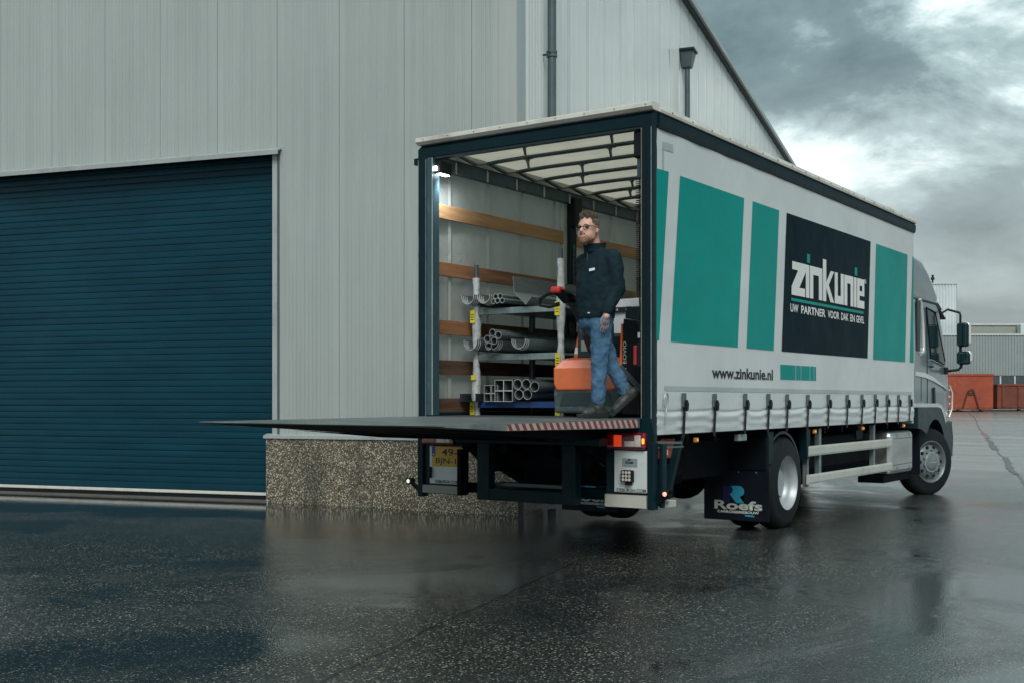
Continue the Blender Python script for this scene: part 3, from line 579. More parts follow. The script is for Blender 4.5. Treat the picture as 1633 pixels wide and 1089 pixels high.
words = [('UW', 3.235, .24), ('PARTNER', 3.56, .78), ('VOOR', 4.42, .40), ('DAK', 4.89, .27), ('EN', 5.22, .175), ('GEVEL', 5.45, .31)]
for w_, y_, l_ in words: text(w_, 'print_white', cur, (XP+.0025, y_, 2.348), YD, ZD, l_, .088, .022)
text('R', 'print_white', cur, (XP+.0025, 5.80, 2.87), YD, ZD, .02, .03)
MB().tube([(XP+.002,5.81+.026*cos(a*pi/8),2.885+.026*sin(a*pi/8)) for a in range(17)], .003, 4).build('registered_ring', 'print_white', cur)
text('www.zinkunie.nl', 'ink', cur, (XP, 1.235, 1.602), YD, ZD, 1.51, .112, .028)
for a, c in ((2.955,3.395),(3.415,3.555),(3.572,3.835),(3.852,3.965),(3.982,4.04)): polys('green_print', 'print_green', cur, [[(a,1.614),(c,1.615),(c,1.774),(a,1.773)]], onc)
polys('weld_band', 'weld_seam', cur, [[(.25,1.478),(7.9,1.462),(7.9,1.505),(.25,1.521)]], lambda y,z: (XP-.001,y,z))
polys('weld_band', 'weld_seam', cur, [[(.21,3.58),(.42,3.59),(.42,3.66),(.21,3.65)],[(.21,3.40),(.245,3.40),(.245,3.578),(.21,3.578)]], lambda y,z: (XP-.0,y,z))
# buckles
bk = empty('curtain_buckle'); bk.parent = tr; bk.location = (1.284, BUCK[0], 0)
MB().prism([(-.032,1.335),(.026,1.335),(.032,1.35),(.032,1.460),(-.032,1.460)], 'x', .0, .020).build('plate', 'hook_steel', bk, bevel=.004)
MB().prism([(.0,1.295),(.036,1.31),(.044,1.365),(.016,1.40),(-.010,1.38)], 'x', .021, .040).build('lever', 'black', bk, bevel=.003)
MB().add([(.010,-.027,1.334),(.010,.027,1.334),(.013,-.027,1.27),(.013,.027,1.27),(.010,-.027,1.21),(.010,.027,1.21),(.004,-.026,1.06),(.004,.026,1.06),(-.06,-.026,1.055),(-.06,.026,1.055)],[(0,1,3,2),(2,3,5,4),(4,5,7,6),(6,7,9,8)]).build('strap', 'black', bk)
for yb in BUCK[1:]: c_ = copy_tree(bk, tr); c_.location = (1.284, yb, random.uniform(-.006,.006))
hk = MB().tube([(1.300,.21,1.33),(1.305,.19,1.40),(1.305,.22,1.455),(1.305,.26,1.45),(1.305,.275,1.39),(1.305,.235,1.31),(1.305,.225,1.24),(1.300,.225,1.18)], .007, 8).build('tension_hook', 'alu', tr, smooth=60)
# ---- roof cloth, bows, hooks and folding links
def rz(x, y): return 3.893 - .018*abs(sin((y-.4)*pi/.54))*(1-(x/1.25)**4)
xs = [-1.2+i*.1 for i in range(25)]; yy_ = [.12+i*.054 for i in range(146)]
MB().add([(x,y,rz(x,y)) for y in yy_ for x in xs], [(j*25+i,j*25+i+1,(j+1)*25+i+1,(j+1)*25+i) for j in range(145) for i in range(24)]).build('roof_cloth', 'roof_tarp', tr, smooth=180)
for k in range(14):
    yb = .40+k*.54
    bw = MB().tube([(-1.12,yb,3.842),(-1.0,yb,3.850),(-.7,yb,3.856),(.9,yb,3.856),(1.19,yb,3.835)], .021, 6).build('roof_bow', 'bow_grey', tr, smooth=50)
    for xh in ((-.62, .34) if k % 2 else (-.30, .66)):
        MB().prism([(-.03,3.836),(.03,3.836),(.03,3.822),(.016,3.815),(.028,3.755),(.018,3.745),(-.010,3.81),(-.03,3.822)], 'x', xh-.010, xh+.010).build('hook', 'hook_steel', bw, loc=(0,yb,0))
    for xh in ((-.62, .34) if k % 2 else (-.30, .66)): box('hook_plate', 'hook_steel', bw, xh-.055, xh+.055, yb-.028, yb+.028, 3.8365, 3.8405)
    if k < 13:
        MB().bar((-1.10,yb+.03,3.835),(-1.05,yb+.25,3.775),.05,.018).bar((-1.05,yb+.25,3.775),(-1.10,yb+.50,3.835),.05,.018).build('folding_link', 'hook_steel', bw)
MB().add([(-1.15,.13,3.876),(-1.15,7.9,3.876),(-1.13,.13,3.788),(-1.13,7.9,3.788)], [(0,1,3,2)]).build('edge_skirt', 'seam_left', tr)
# ---- left side seen from inside
lc = [(-1.268+.010*sin(y*3.1+z*1.3)+.006*sin(y*8+z*.6), y, z) for z in [1.1+i*.133 for i in range(21)] for y in [.12+i*.1 for i in range(80)]]
lcur = MB().add(lc, [(j*80+i,j*80+i+1,(j+1)*80+i+1,(j+1)*80+i) for j in range(20) for i in range(79)]).build('left_curtain', 'tarp_left', tr, smooth=180)
for k in range(12):
    y0 = .43+k*.66; MB().add([(-1.246,y0,1.25),(-1.246,y0+.05,1.25),(-1.246,y0+.05,3.73),(-1.246,y0,3.73)], [(0,1,2,3)]).build('curtain_seam', 'seam_left', lcur)
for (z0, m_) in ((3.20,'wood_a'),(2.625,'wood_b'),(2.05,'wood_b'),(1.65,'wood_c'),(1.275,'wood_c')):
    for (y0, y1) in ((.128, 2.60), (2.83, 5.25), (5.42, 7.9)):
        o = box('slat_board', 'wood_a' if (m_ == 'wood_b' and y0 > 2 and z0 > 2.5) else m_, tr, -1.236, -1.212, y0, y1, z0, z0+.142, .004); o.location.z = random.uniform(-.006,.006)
for yp in (2.66, 5.28):
    mp_ = box('side_post', 'navy', tr, -1.258, -1.16, yp, yp+.13, 1.245, 3.73, .006)
    box('track', 'post_dark', mp_, -1.1595, -1.152, yp+.045, yp+.085, 1.3, 3.2); box('head_carriage', 'black', mp_, -1.18, -1.09, yp-.01, yp+.15, 3.40, 3.74, .015)
    box('side_channel', 'alu_paint', mp_, -1.258, -1.21, yp-.075, yp-.003, 1.25, 3.72); box('side_channel', 'alu_paint', mp_, -1.258, -1.21, yp+.133, yp+.18, 1.25, 3.72)
    for i in range(26): box('slot', 'black', mp_, -1.1518, -1.1505, yp+.055, yp+.075, 1.45+i*.066, 1.48+i*.066)
for k in range(9):
    y0 = .42+k*.545; MB().prism([(y0,3.66),(y0+.018,3.66),(y0+.022,3.76),(y0+.004,3.78),(y0-.004,3.72)], 'x', -1.149, -1.14).build('strap_hook', 'alu_paint', lr)
# lit work lamp in the top corner
wl = box('work_lamp', 'black', tr, -1.106, -1.03, .03, .22, 3.60, 3.725, .012)
box('lamp_lens', 'work_light', wl, -1.104, -1.07, .012, .027, 3.625, 3.665)
box('lamp_lens', 'work_light', wl, -1.095, -1.045, .05, .19, 3.590, 3.5995)
pd = bpy.data.lights.new('work_lamp_light', 'SPOT'); pd.energy = 26; pd.color = (.84,.93,1); pd.spot_size = radians(150); pd.spot_blend = .8; pd.shadow_soft_size = .06
po = bpy.data.objects.new('work_lamp_light', pd); COL.objects.link(po); po.location = (-1.07, .13, 3.57); po.rotation_euler = (radians(24), radians(8), 0)
# right post gear: gearbox, coiled cable, control pad
box('top_gearbox', 'black', tr, 1.075, 1.165, .05, .16, 3.50, 3.74, .02)
box('gear_rod', 'navy_inner', tr, 1.10, 1.13, .08, .11, 3.33, 3.499)
hel = [(1.118+.020*cos(t*.9), .07+.020*sin(t*.9), 3.34-t*.0024) for t in range(0, 420)]
MB().tube(hel, .0045, 5).build('coiled_cable', 'cable', tr, smooth=80)
MB().tube([(1.13,.07,2.33),(1.14,.07,2.1),(1.14,.06,1.9),(1.12,.05,1.86)], .008, 6).build('cable', 'cable', tr, smooth=80)
box('control_pad', 'jack_red', tr, 1.085, 1.12, .03, .08, 1.70, 1.87, .01); box('control_back', 'black', tr, 1.121, 1.165, .03, .09, 1.68, 1.89, .008)
box('post_catch', 'alu', tr, 1.14, 1.165, .01, .04, 1.93, 1.98, .004)

# ---- tail lift
lift = empty('tail_lift'); lift.parent = tr
def plat(x0, x1):
    sec = [(-.06,1.238),(-2.80,1.232),(-2.82,1.225),(-2.80,1.218),(-2.06,1.178),(-.30,1.158),(-.06,1.158)]
    return MB().prism(sec, 'x', x0, x1)
pf = plat(-1.2, 1.2).build('platform', 'tread', lift)
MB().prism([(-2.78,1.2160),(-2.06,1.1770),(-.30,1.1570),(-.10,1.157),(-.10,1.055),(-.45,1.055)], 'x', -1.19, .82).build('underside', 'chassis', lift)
for i in range(4): MB().prism([(-2.0,1.15),(-.45,1.054),(-.3,1.03),(-.9,1.06)], 'x', -1.0+i*.48, -.95+i*.48).build('underside_rib', 'chassis', lift)
MB().prism([(-2.06,1.1805),(-2.06,1.2255),(-.10,1.2305),(-.10,1.162)], 'x', 1.2005, 1.203).build('warning_strip', 'warning', lift)
# hinge tube and lift frame
MB().prism([(-.28,1.0),(-.28,1.065),(-.22,1.078),(-.13,1.078),(-.13,1.0)], 'x', -.62, .93).build('hinge_beam', 'navy', lift, bevel=.008)
FY0, FY1 = -.20, -.10
box('frame_upright', 'navy', lift, -.425, -.29, FY0, FY1, .475, .998, .004); box('frame_upright', 'navy', lift, .50, .64, FY0, FY1, .475, .998, .004)
box('frame_bottom', 'navy', lift, -.2895, .4995, FY0+.002, FY1-.002, .476, .585, .004); box('frame_step', 'navy_inner', lift, -.2895, .4995, FY1+.01, FY1+.12, .60, .635, .004)
for xs_ in (-.52, .75): MB().bar((xs_,-.22,1.02),(xs_+.02,.75,.62),.10,.14).build('lift_arm', 'chassis', lift)
MB().bar((-.72,-.02,1.03),(-.40,.02,.72),.03,.10,(0,1,0)).build('lift_brace', 'chassis', lift)
MB().tube([(-.2,-.1,.95),(-.2,.9,.70)], .045, 10).build('lift_ram', 'chassis', lift); MB().tube([(.3,-.1,.95),(.3,.9,.70)], .045, 10).build('lift_ram', 'chassis', lift)
box('lift_tank', 'chassis', lift, -.30, .55, .35, .60, .60, .98, .06)
fl = MB().lathe([(.29,.005),(.285,.055),(.30,.062),(.36,.045)], 'y', (-.10,0,.87), 6).build('fog_lamp', 'pipe_grey', lift)
MB().tube([(.72+.028*cos(t*.5), -.10+.012*t/20, .93+.028*sin(t*.5)) for t in range(60)], .006, 5).build('coiled_hose', 'orange_box', lift, smooth=80)
MB().tube([(.80,-.06,1.12),(.76,-.09,1.05),(.73,-.1,.96)], .005, 5).build('hose', 'cable', lift)
for k in range(4): MB().tube([(.66+k*.03,.05,1.0),(.70+k*.02,.04,.88-.02*k),(.78+k*.015,.08,.86-.02*k),(.84,.2,.95)], .012, 6).build('hose', 'cable', lift, smooth=80)
box('underrun_bar', 'navy', lift, -1.15, 1.2, .16, .26, .50, .60, .008)
# ---- rear lamp panels
def lamp(parent, x0, x1, z0, z1, left):
    h = MB().box(x0, x1, -.075, -.012, z0, z1).build('tail_lamp', 'lamp_dark_red', parent, bevel=.018); w_ = x1-x0; y_ = -.079
    def cell(a, c, d, e, m_): MB().box(x0+w_*a, x0+w_*c, y_, -.06, z0+(z1-z0)*d, z0+(z1-z0)*e).build('lens', m_, h, bevel=.004)
    cell(.06,.22,.16,.84,'lamp_red'); cell(.225,.42,.16,.84,'lamp_red' if left else 'lamp_orange_lit'); cell(.49,.74,.52,.84,'lamp_dark_red'); cell(.49,.74,.16,.51,'lamp_clear'); cell(.745,.90,.16,.84,'lamp_clear'); cell(.93,.985,.34,.66,'lamp_red' if left else 'marker_lit')
    return h
lamp(tr, .868, 1.256, .972, 1.118, False); lamp(tr, -1.186, -.80, .966, 1.10, True)
bp = box('lamp_bracket', 'navy', tr, .845, 1.2615, -.011, .04, .468, 1.036); bl = box('lamp_bracket', 'navy', tr, -1.195, -.70, -.011, .04, .488, 1.03)
wp = box('rear_panel', 'white_panel', tr, .938, 1.256, -.040, -.012, .597, .960, .006); wpl = box('rear_panel', 'white_panel', tr, -1.112, -.72, -.040, -.012, .588, .952, .006)
for x0, x1, z0, z1 in ((.850,1.2605,.466,.577), (-1.19,-.752,.497,.572)): box('step_plate', 'chequer', tr, x0, x1, -.052, -.013, z0, z1, .003)
box('panel_side', 'chassis', tr, -.735, -.690, -.10, -.041, .49, .93, .006)
text('DEBURGH.COM', 'ink', wp, (.966,-.042,.603), (1,0,0), ZD, .285, .029, .022); text('DEBURGH.COM', 'ink', wpl, (-1.04,-.042,.597), (1,0,0), ZD, .285, .029, .022)
pq = box('maker_plate', 'plaque', tr, 1.02, 1.168, -.043, -.0405, .820, .893); text('Roefs', 'ink', pq, (1.055,-.0445,.846), (1,0,0), ZD, .075, .024, .03)
polys('emblem', 'ink_navy', pq, [[(1.07,.872),(1.085,.888),(1.105,.886),(1.098,.876),(1.108,.872),(1.09,.872)]], lambda a,z: (a,-.0445,z))
ll = box('reversing_lamp', 'black', tr, 1.022, 1.142, -.085, -.041, .688, .793, .012); box('lamp_foot', 'black', ll, 1.06, 1.12, -.075, -.041, .662, .687, .006)
for i in range(3):
    for j in range(3): MB().lathe([(-.0885,.0),(-.0885,.010),(-.086,.015)], 'y', (1.050+i*.031, 0, .710+j*.031), 8).build('lens', 'lamp_clear', ll)
np_ = box('number_plate', 'plate_yellow', tr, -1.076, -.70, -.047, -.0405, .757, .950, .004)
box('country_band', 'plate_blue', np_, -1.076, -1.035, -.0485, -.0471, .852, .949)
text('NL', 'ink_white', np_, (-1.066,-.050,.862), (1,0,0), ZD, .022, .018, .02); text('49-', 'ink', np_, (-.955,-.0485,.862), (1,0,0), ZD, .185, .068, .012); text('BJN-1', 'ink', np_, (-1.028,-.0485,.770), (1,0,0), ZD, .245, .068, .012)
box('grab_handle', 'black', wpl, -1.104, -1.078, -.075, -.041, .64, .752, .010)
for sx, m_ in ((1,'marker_red_lit'),(-1,'marker_white_lit')):
    a = MB().tube([(sx*1.30,.06,.50),(sx*1.40,.04,.58)], [.028,.022], 8).build('marker_arm', 'rubber', tr, smooth=50)
    MB().lathe([(-.035,.035),(.035,.035)], 'x', (sx*1.41,.03,.595), 14).build('marker_body', 'rubber', a); MB().ell((sx*1.41,-.004,.595), (.020,.010,.020)).build('marker_lens', m_, a, smooth=60)
box('latch_block', 'alu_paint', tr, 1.30, 1.40, .10, .24, .47, .53, .006)
MB().bar((1.27,.10,1.03),(1.36,.42,1.02),.02,.02).bar((1.27,.12,.985),(1.36,.45,.985),.015,.015).build('curtain_ratchet', 'hook_steel', tr)
st = MB().bar((1.235,.66,1.09),(1.235,.36,.52),.05,.062,(1,0,0)).build('side_strut', 'navy', tr); MB().bar((1.262,.665,1.08),(1.262,.372,.54),.012,.008,(1,0,0)).build('edge_strip', 'galv', st)  # pale strip on the strut is a painted edge highlight
ob = box('control_box', 'orange_box', tr, 1.02, 1.16, .42, .70, .87, 1.05, .01); box('label', 'ink_white', ob, 1.161, 1.163, .50, .55, .90, .95)
box('battery_box', 'chassis', tr, .85, 1.14, .30, .72, .50, .82, .015)
# ---- marker lamps, side lamp
for y_, z_ in ((.948,1.055),(4.07,1.06),(5.807,1.06),(7.60,1.06)):
    a = box('side_marker', 'amber', tr, 1.235, 1.262, y_-.035, y_+.035, z_-.05, z_-.005, .006)
    box('lens', 'marker_lit', a, 1.2625, 1.264, y_+.002, y_+.016, z_-.035, z_-.02)
sl_ = box('side_work_lamp', 'plaque', tr, 1.19, 1.25, 1.94, 2.13, .985, 1.055, .008)
# ---- mudguard legs and chassis clutter, with dark boxes added to block light
for y_, w_ in ((2.70,.16),(3.84,.12)): MB().prism([(y_,1.059),(y_+w_,1.059),(y_+w_*.85,.72),(y_+w_*.15,.72)], 'x', 1.15, 1.24).build('guard_leg', 'navy', tr)
box('air_tank', 'chassis', tr, -.9, .9, 1.0, 1.5, .55, .85, .12); box('fuel_tank', 'chassis', tr, .55, 1.1, 4.1, 6.8, .50, .98, .1); box('tool_locker', 'chassis', tr, -1.1, -.55, 4.3, 7.6, .45, 1.0, .04)
box('propshaft_tunnel', 'chassis', tr, -.35, .35, 2.3, 9.4, .55, .74, .05); box('dark_blocker', 'chassis', tr, .45, .85, 1.15, 2.6, .60, 1.02, .02)  # last box added only to stop light showing through beneath the floor
MB().tube([(-1.0,3.22,.5),(1.0,3.22,.5)], .11, 14).build('rear_axle', 'chassis', tr, smooth=50); MB().ell((0,3.22,.5),(.28,.26,.24)).build('differential', 'chassis', tr, smooth=60)
# ---- mudflaps
def flap(x0, x1, first):
    f_ = MB().box(x0, x1, 2.655, 2.67, .115, .66).build('mud_flap', 'flap', tr, bevel=.004); o_ = x0-.50; y_ = 2.652
    MB().box(x0+.02, x1-.03, 2.64, 2.72, .661, 1.0).build('guard_panel', 'chassis', f_)
    for i in range(3): MB().lathe([(2.648,.0),(2.648,.008),(2.655,.010)], 'y', (x0+.2+i*.2,0,.63), 8).build('bolt', 'galv', f_)
    P = lambda a, z: (a+o_, y_, z)
    arc = [(.905+.062*cos(t), .425+.058*sin(t)) for t in [radians(d) for d in range(100,-81,-20)]]
    polys('emblem', 'ink_cyan', f_, [[(.80,.478),(.825,.47),(.838,.44),(.828,.41),(.800,.392),(.875,.30),(.965,.30),(.918,.372)] + arc[::-1] + [(.88,.484)]], P)
    polys('emblem_shade', 'ink_navy', f_, [[(.72,.478),(.80,.478),(.825,.47),(.836,.44),(.826,.41),(.800,.392),(.80,.30),(.73,.30)]], P)
    text('Roefs', 'ink_pale', f_, (.625+o_, y_-.002, .228), (1,0,0), ZD, .545, .098, .030)
    text('CARROSSERIEBOUW', 'ink_white', f_, (.66+o_, y_-.001, .192), (1,0,0), ZD, .47, .026, .010)
    polys('emblem_foot', 'ink_cyan', f_, [[(.965,.180),(1.07,.178),(1.085,.160),(.985,.162)]], P)
flap(.53, 1.272, True); flap(-1.28, -.53, False)
# ---- side guard rails and the alloy locker
for z0, z1 in ((.755,.868),(.436,.542)):
    MB().prism([(1.215,z0),(1.245,z0),(1.25,z0+.02),(1.25,z1-.02),(1.245,z1),(1.215,z1)], 'y', 3.90, 7.06).build('side_guard', 'alu_paint', tr)
for y_ in (4.32, 6.36): box('guard_post', 'galv', tr, 1.16, 1.2145, y_, y_+.07, .45, 1.06)
box('guard_post', 'galv', tr, 1.16, 1.2145, 3.93, 3.98, .40, .80)
for y_ in (4.15, 6.15): MB().prism([(y_-.15,1.058),(y_+.15,1.058),(y_+.13,.92),(y_+.05,.82),(y_-.05,.82),(y_-.13,.92)], 'x', 1.06, 1.10).build('bracket_plate', 'navy', tr)
lk = box('locker', 'alu', tr, .72, 1.235, 7.07, 8.13, .37, .955, .06)
for z_ in (.50,.86): box('trim_line', 'chassis', lk, 1.2355, 1.2365, 7.15, 8.08, z_-.003, z_+.003)
for y_ in (7.34, 7.92):
    for z_ in (.445,.905): box('latch', 'galv', lk, 1.236, 1.242, y_-.012, y_+.012, z_-.025, z_+.025)
box('locker_bracket', 'chassis', tr, .8, 1.15, 7.0, 8.2, .26, .36)
# ---- wheels
def wheel(cx_, cy_, cz_, sgn, front, rot=0, R_=.50):
    w = empty('wheel'); w.parent = tr; w.location = (cx_, cy_, cz_); w.rotation_euler = (0, 0, rot + (0 if sgn > 0 else pi))
    W_ = .29
    def ty(x0): return [(x0,.295),(x0,.315),(x0+.02,.36),(x0+.015,.42),(x0+.03,.465),(x0+.06,.492),(x0+.085,.5),(x0+.09,.49),(x0+.10,.49),(x0+.105,.5),(x0+.14,.5),(x0+.145,.488),(x0+.157,.488),(x0+.162,.5),(x0+.19,.5),(x0+.195,.49),(x0+.205,.49),(x0+.21,.5),(x0+.235,.492),(x0+.262,.465),(x0+.277,.42),(x0+.272,.36),(x0+.29,.315),(x0+.29,.295)]
    MB().lathe([(a,r*R_/.5) for a,r in ty(-.29)], 'x', n=56).build('tyre', 'rubber', w, smooth=50)
    if not front:
        MB().lathe([(a,r*R_/.5) for a,r in ty(-.62)], 'x', n=40).build('tyre', 'rubber', w, smooth=50)
        rim = [(-.004,.318),(.0,.308),(-.02,.292),(-.035,.287),(-.05,.275),(-.09,.270),(-.14,.262),(-.165,.235),(-.17,.18),(-.165,.165),(-.12,.155),(-.10,.135),(-.095,.04),(-.095,.001)]
        rm = MB().lathe(rim, 'x', n=56).build('rim', 'rim_steel', w, smooth=40); hc = -.165
    else:
        rim = [(-.0,.318),(.004,.308),(-.015,.292),(-.05,.280),(-.06,.262),(-.03,.245),(-.005,.19),(.0,.150),(.004,.145),(.022,.128),(.030,.10),(.032,.001)]
        rm = MB().lathe(rim, 'x', n=56).build('rim', 'rim_front', w, smooth=40)
        for i in range(10):
            a = 2*pi*i/10; MB().lathe([(-.012,.0),(-.0085,.026),(-.02,.03)], 'x', (0,.222*cos(a),.222*sin(a)), 12).build('vent_hole', 'black', w)
        MB().lathe([(.0,.152),(.012,.152),(.012,.135),(.004,.13)], 'x', n=40).build('hub_ring', 'rim_steel', w, smooth=40)
        box('hub_bar', 'rim_steel', w, .0315, .035, -.07, .07, -.012, -.002)
    for i in range(10):
        a = 2*pi*(i+.5)/10; x0 = (-.166 if not front else -.002); r0 = .205 if not front else .168
        MB().lathe([(x0,.014),(x0+.025,.013),(x0+.03,.006)], 'x', (0,r0*cos(a),r0*sin(a)), 6).build('wheel_nut', 'hook_steel', w)
    return w
wheel(1.262, 3.22, .497, 1, False); wheel(-1.262, 3.22, .497, -1, False)
wheel(1.20, 9.22, .455, 1, True, radians(-26), .515); wheel(-1.16, 9.24, .47, -1, True, radians(-26))
for sx in (-1, 1):
    arcp = [(3.22+.56*cos(radians(d)), .497+.56*sin(radians(d))) for d in range(20,161,10)]; arcp2 = [(3.22+.53*cos(radians(d)), .497+.53*sin(radians(d))) for d in range(160,19,-10)]
    a_, b_ = (.62,1.20) if sx > 0 else (-1.2,-.62)
    MB().prism(arcp+arcp2, 'x', a_, b_).build('mudguard', 'fender', tr)
# ---- cab
def ring(yr, yf, w, z, rad, n=7):
    pts = [(-w, yr, z), (w, yr, z)]
    for i in range(n): t = pi/2*i/(n-1); pts.append((w-rad+rad*cos(t), yf-rad+rad*sin(t), z))
    for i in range(n): t = pi/2*i/(n-1); pts.append((-w+rad-rad*sin(t), yf-rad+rad*cos(t), z))
    return pts
cab = MB().loft([ring(8.34,10.40,1.195,1.10,.25), ring(8.32,10.46,1.205,1.45,.26), ring(8.32,10.42,1.205,1.75,.28), ring(8.32,10.34,1.20,1.93,.28), ring(8.32,10.18,1.195,2.3,.28), ring(8.32,9.98,1.185,2.72,.28), ring(8.33,9.88,1.16,2.84,.26), ring(8.36,9.78,1.08,2.90,.22)]).build('cab_body', 'cab_silver', tr, smooth=32)
sp_ = MB().loft([ring(8.35,10.04,1.13,2.88,.30), ring(8.35,10.02,1.15,2.96,.32), ring(8.36,9.88,1.14,3.10,.34), ring(8.36,9.70,1.12,3.28,.36), ring(8.37,9.46,1.09,3.45,.38), ring(8.38,9.16,1.04,3.58,.36), ring(8.40,8.86,.94,3.64,.28)]).build('roof_fairing', 'cab_silver', tr, smooth=50)
box('fairing_lamp', 'hook_steel', sp_, .78, .86, 8.95, 9.1, 3.60, 3.68, .01)
MB().loft([ring(8.335,10.03,1.155,2.845,.30), ring(8.335,10.04,1.165,2.875,.30)]).build('fairing_base', 'fender', tr)
XC = 1.2075
def oncab(y, z, e=0): return (XC+e-max(0,(z-1.93))*.02, y, z)
win = MB().add([oncab(*p) for p in [(8.99,2.735),(9.44,2.695),(9.93,2.00),(9.90,1.965),(9.19,2.035)]]+[oncab(*p,.006) for p in [(8.99,2.735),(9.44,2.695),(9.93,2.00),(9.90,1.965),(9.19,2.035)]], [(0,1,2,3,4),(5,6,7,8,9)]+[(i,(i+1)%5,(i+1)%5+5,i+5) for i in range(5)]).build('side_window', 'glass', tr)
fr = [(8.97,2.76),(9.46,2.72),(9.965,2.0),(9.92,1.935),(9.17,2.012)]
MB().tube([oncab(*p,.004) for p in fr+[fr[0]]], .011, 6).build('window_frame', 'black', win)
MB().tube([oncab(*p,.004) for p in [(9.17,1.995),(9.55,1.955),(9.93,1.91)]], .009, 6).build('window_trim', 'cab_light', win, smooth=60)
MB().tube([oncab(8.98,z) for z in (1.25,1.6,2.0,2.4,2.78)], .004, 5).build('door_seam', 'black', cab)
MB().tube([oncab(8.65,z) for z in (1.38,1.6,1.78)], .003, 5).build('panel_seam', 'black', cab)
# pale duct behind the door, waist highlight strip, door fittings
MB().tube([oncab(*p,.006) for p in [(8.62,2.86),(8.67,2.80),(8.74,2.45),(8.76,2.16),(8.73,2.09),(8.60,2.06)]], .026, 8).build('duct_trim', 'cab_light', cab, smooth=60)
MB().prism([(8.42,2.10),(8.58,2.10),(8.60,2.82),(8.42,2.86)], 'x', 1.19, 1.213).build('side_panel', 'fender', cab, bevel=.01)
MB().prism([(8.34,1.74),(8.8,1.72),(9.3,1.67),(9.9,1.58),(10.1,1.53),(9.9,1.60),(9.3,1.73),(8.8,1.79),(8.34,1.80)], 'x', 1.2, 1.222).build('waist_highlight', 'cab_light', cab, smooth=40)  # pale strip laid on the bodywork crease as its painted highlight
box('door_handle', 'black', cab, 1.21, 1.232, 9.12, 9.24, 1.875, 1.905, .006); MB().prism([(9.27,1.56),(9.36,1.58),(9.40,1.30),(9.29,1.32)], 'x', 1.205, 1.2215).build('step_grip', 'black', cab)
box('rear_edge', 'cab_light', cab, 1.17, 1.20, 8.29, 8.315, 1.15, 2.84)
MB().prism([(8.32,1.34),(9.40,1.335),(9.60,1.31),(9.74,1.22),(9.86,1.06),(9.82,1.02),(9.68,1.17),(9.55,1.255),(9.38,1.28),(8.32,1.285)], 'x', 1.19, 1.262).build('arch_trim', 'cab_light', tr)
arc = [(9.24+.60*cos(radians(d)), .50+.60*sin(radians(d))) for d in range(140,-1,-10)]
MB().prism([(8.30,1.283),(8.30,.98),(8.50,.96)] + [p for p in arc if p[0] > 8.5] + [(10.25,.50),(10.30,.80),(10.20,1.05),(9.84,1.0),(9.69,1.165),(9.55,1.25),(9.38,1.278)], 'x', .80, 1.256).build('front_mudguard', 'fender', tr)
box('front_flap', 'flap', tr, .85, 1.22, 8.52, 8.545, .30, .99); box('wheel_well', 'black', tr, .3, .79, 8.6, 10.1, .5, 1.09)
MB().loft([ring(10.16,10.52,1.20,.42,.2), ring(10.16,10.56,1.23,.7,.22), ring(10.16,10.54,1.225,1.05,.22)]).build('front_bumper', 'fender', tr, smooth=40)
for k in range(4): MB().tube([(1.20,10.30,1.22+k*.11),(1.05,10.50,1.22+k*.11),(.7,10.53,1.22+k*.11)], .014, 6).build('grille_bar', 'cab_light', tr)
MB().tube([(1.20,10.26,1.12),(1.23,10.32,1.25),(1.23,10.34,1.5),(1.19,10.32,1.62)], .016, 6).build('corner_guide', 'cab_light', tr, smooth=60)
MB().prism([(9.70,2.88),(10.22,2.68),(10.23,2.65),(9.70,2.80)], 'x', -1.05, 1.16).build('sun_visor', 'black', tr, bevel=.008)
MB().prism([(9.75,2.881),(10.0,2.79),(10.0,2.80),(9.75,2.90)], 'x', 1.0, 1.162).build('visor_edge', 'cab_light', tr)
def mir(x0, x1, z0, z1, y0):
    b_ = MB().box(x0, x1, y0, y0+.14, z0, z1).build('mirror', 'black', tr, bevel=.04); MB().box(x0+.018, x1-.03, y0-.004, y0+.02, z0+.02, z1-.02).build('mirror_glass', 'mirror_glass', b_, bevel=.006)
    MB().box(x0+.06, x1+.018, y0+.05, y0+.17, z0+.01, z1+.012).build('mirror_shell', 'cab_light', b_, bevel=.05); return b_
mir(1.352, 1.53, 2.215, 2.588, 10.08); mir(1.352, 1.55, 1.94, 2.145, 10.08)
MB().tube([(1.12,10.0,2.72),(1.22,10.1,2.80),(1.39,10.15,2.745),(1.40,10.15,2.70),(1.40,10.15,2.56)], .018, 8).build('mirror_arm', 'black', tr, smooth=60)
MB().tube([(1.40,10.15,2.24),(1.40,10.15,2.10)], .022, 8).build('mirror_arm', 'black', tr); MB().tube([(1.42,10.15,1.96),(1.41,10.15,1.90),(1.37,10.13,1.86),(1.15,10.02,1.83)], .022, 8).build('mirror_arm', 'black', tr, smooth=60)
box('mirror_foot', 'black', tr, 1.17, 1.245, 9.96, 10.06, 1.79, 1.90, .015)

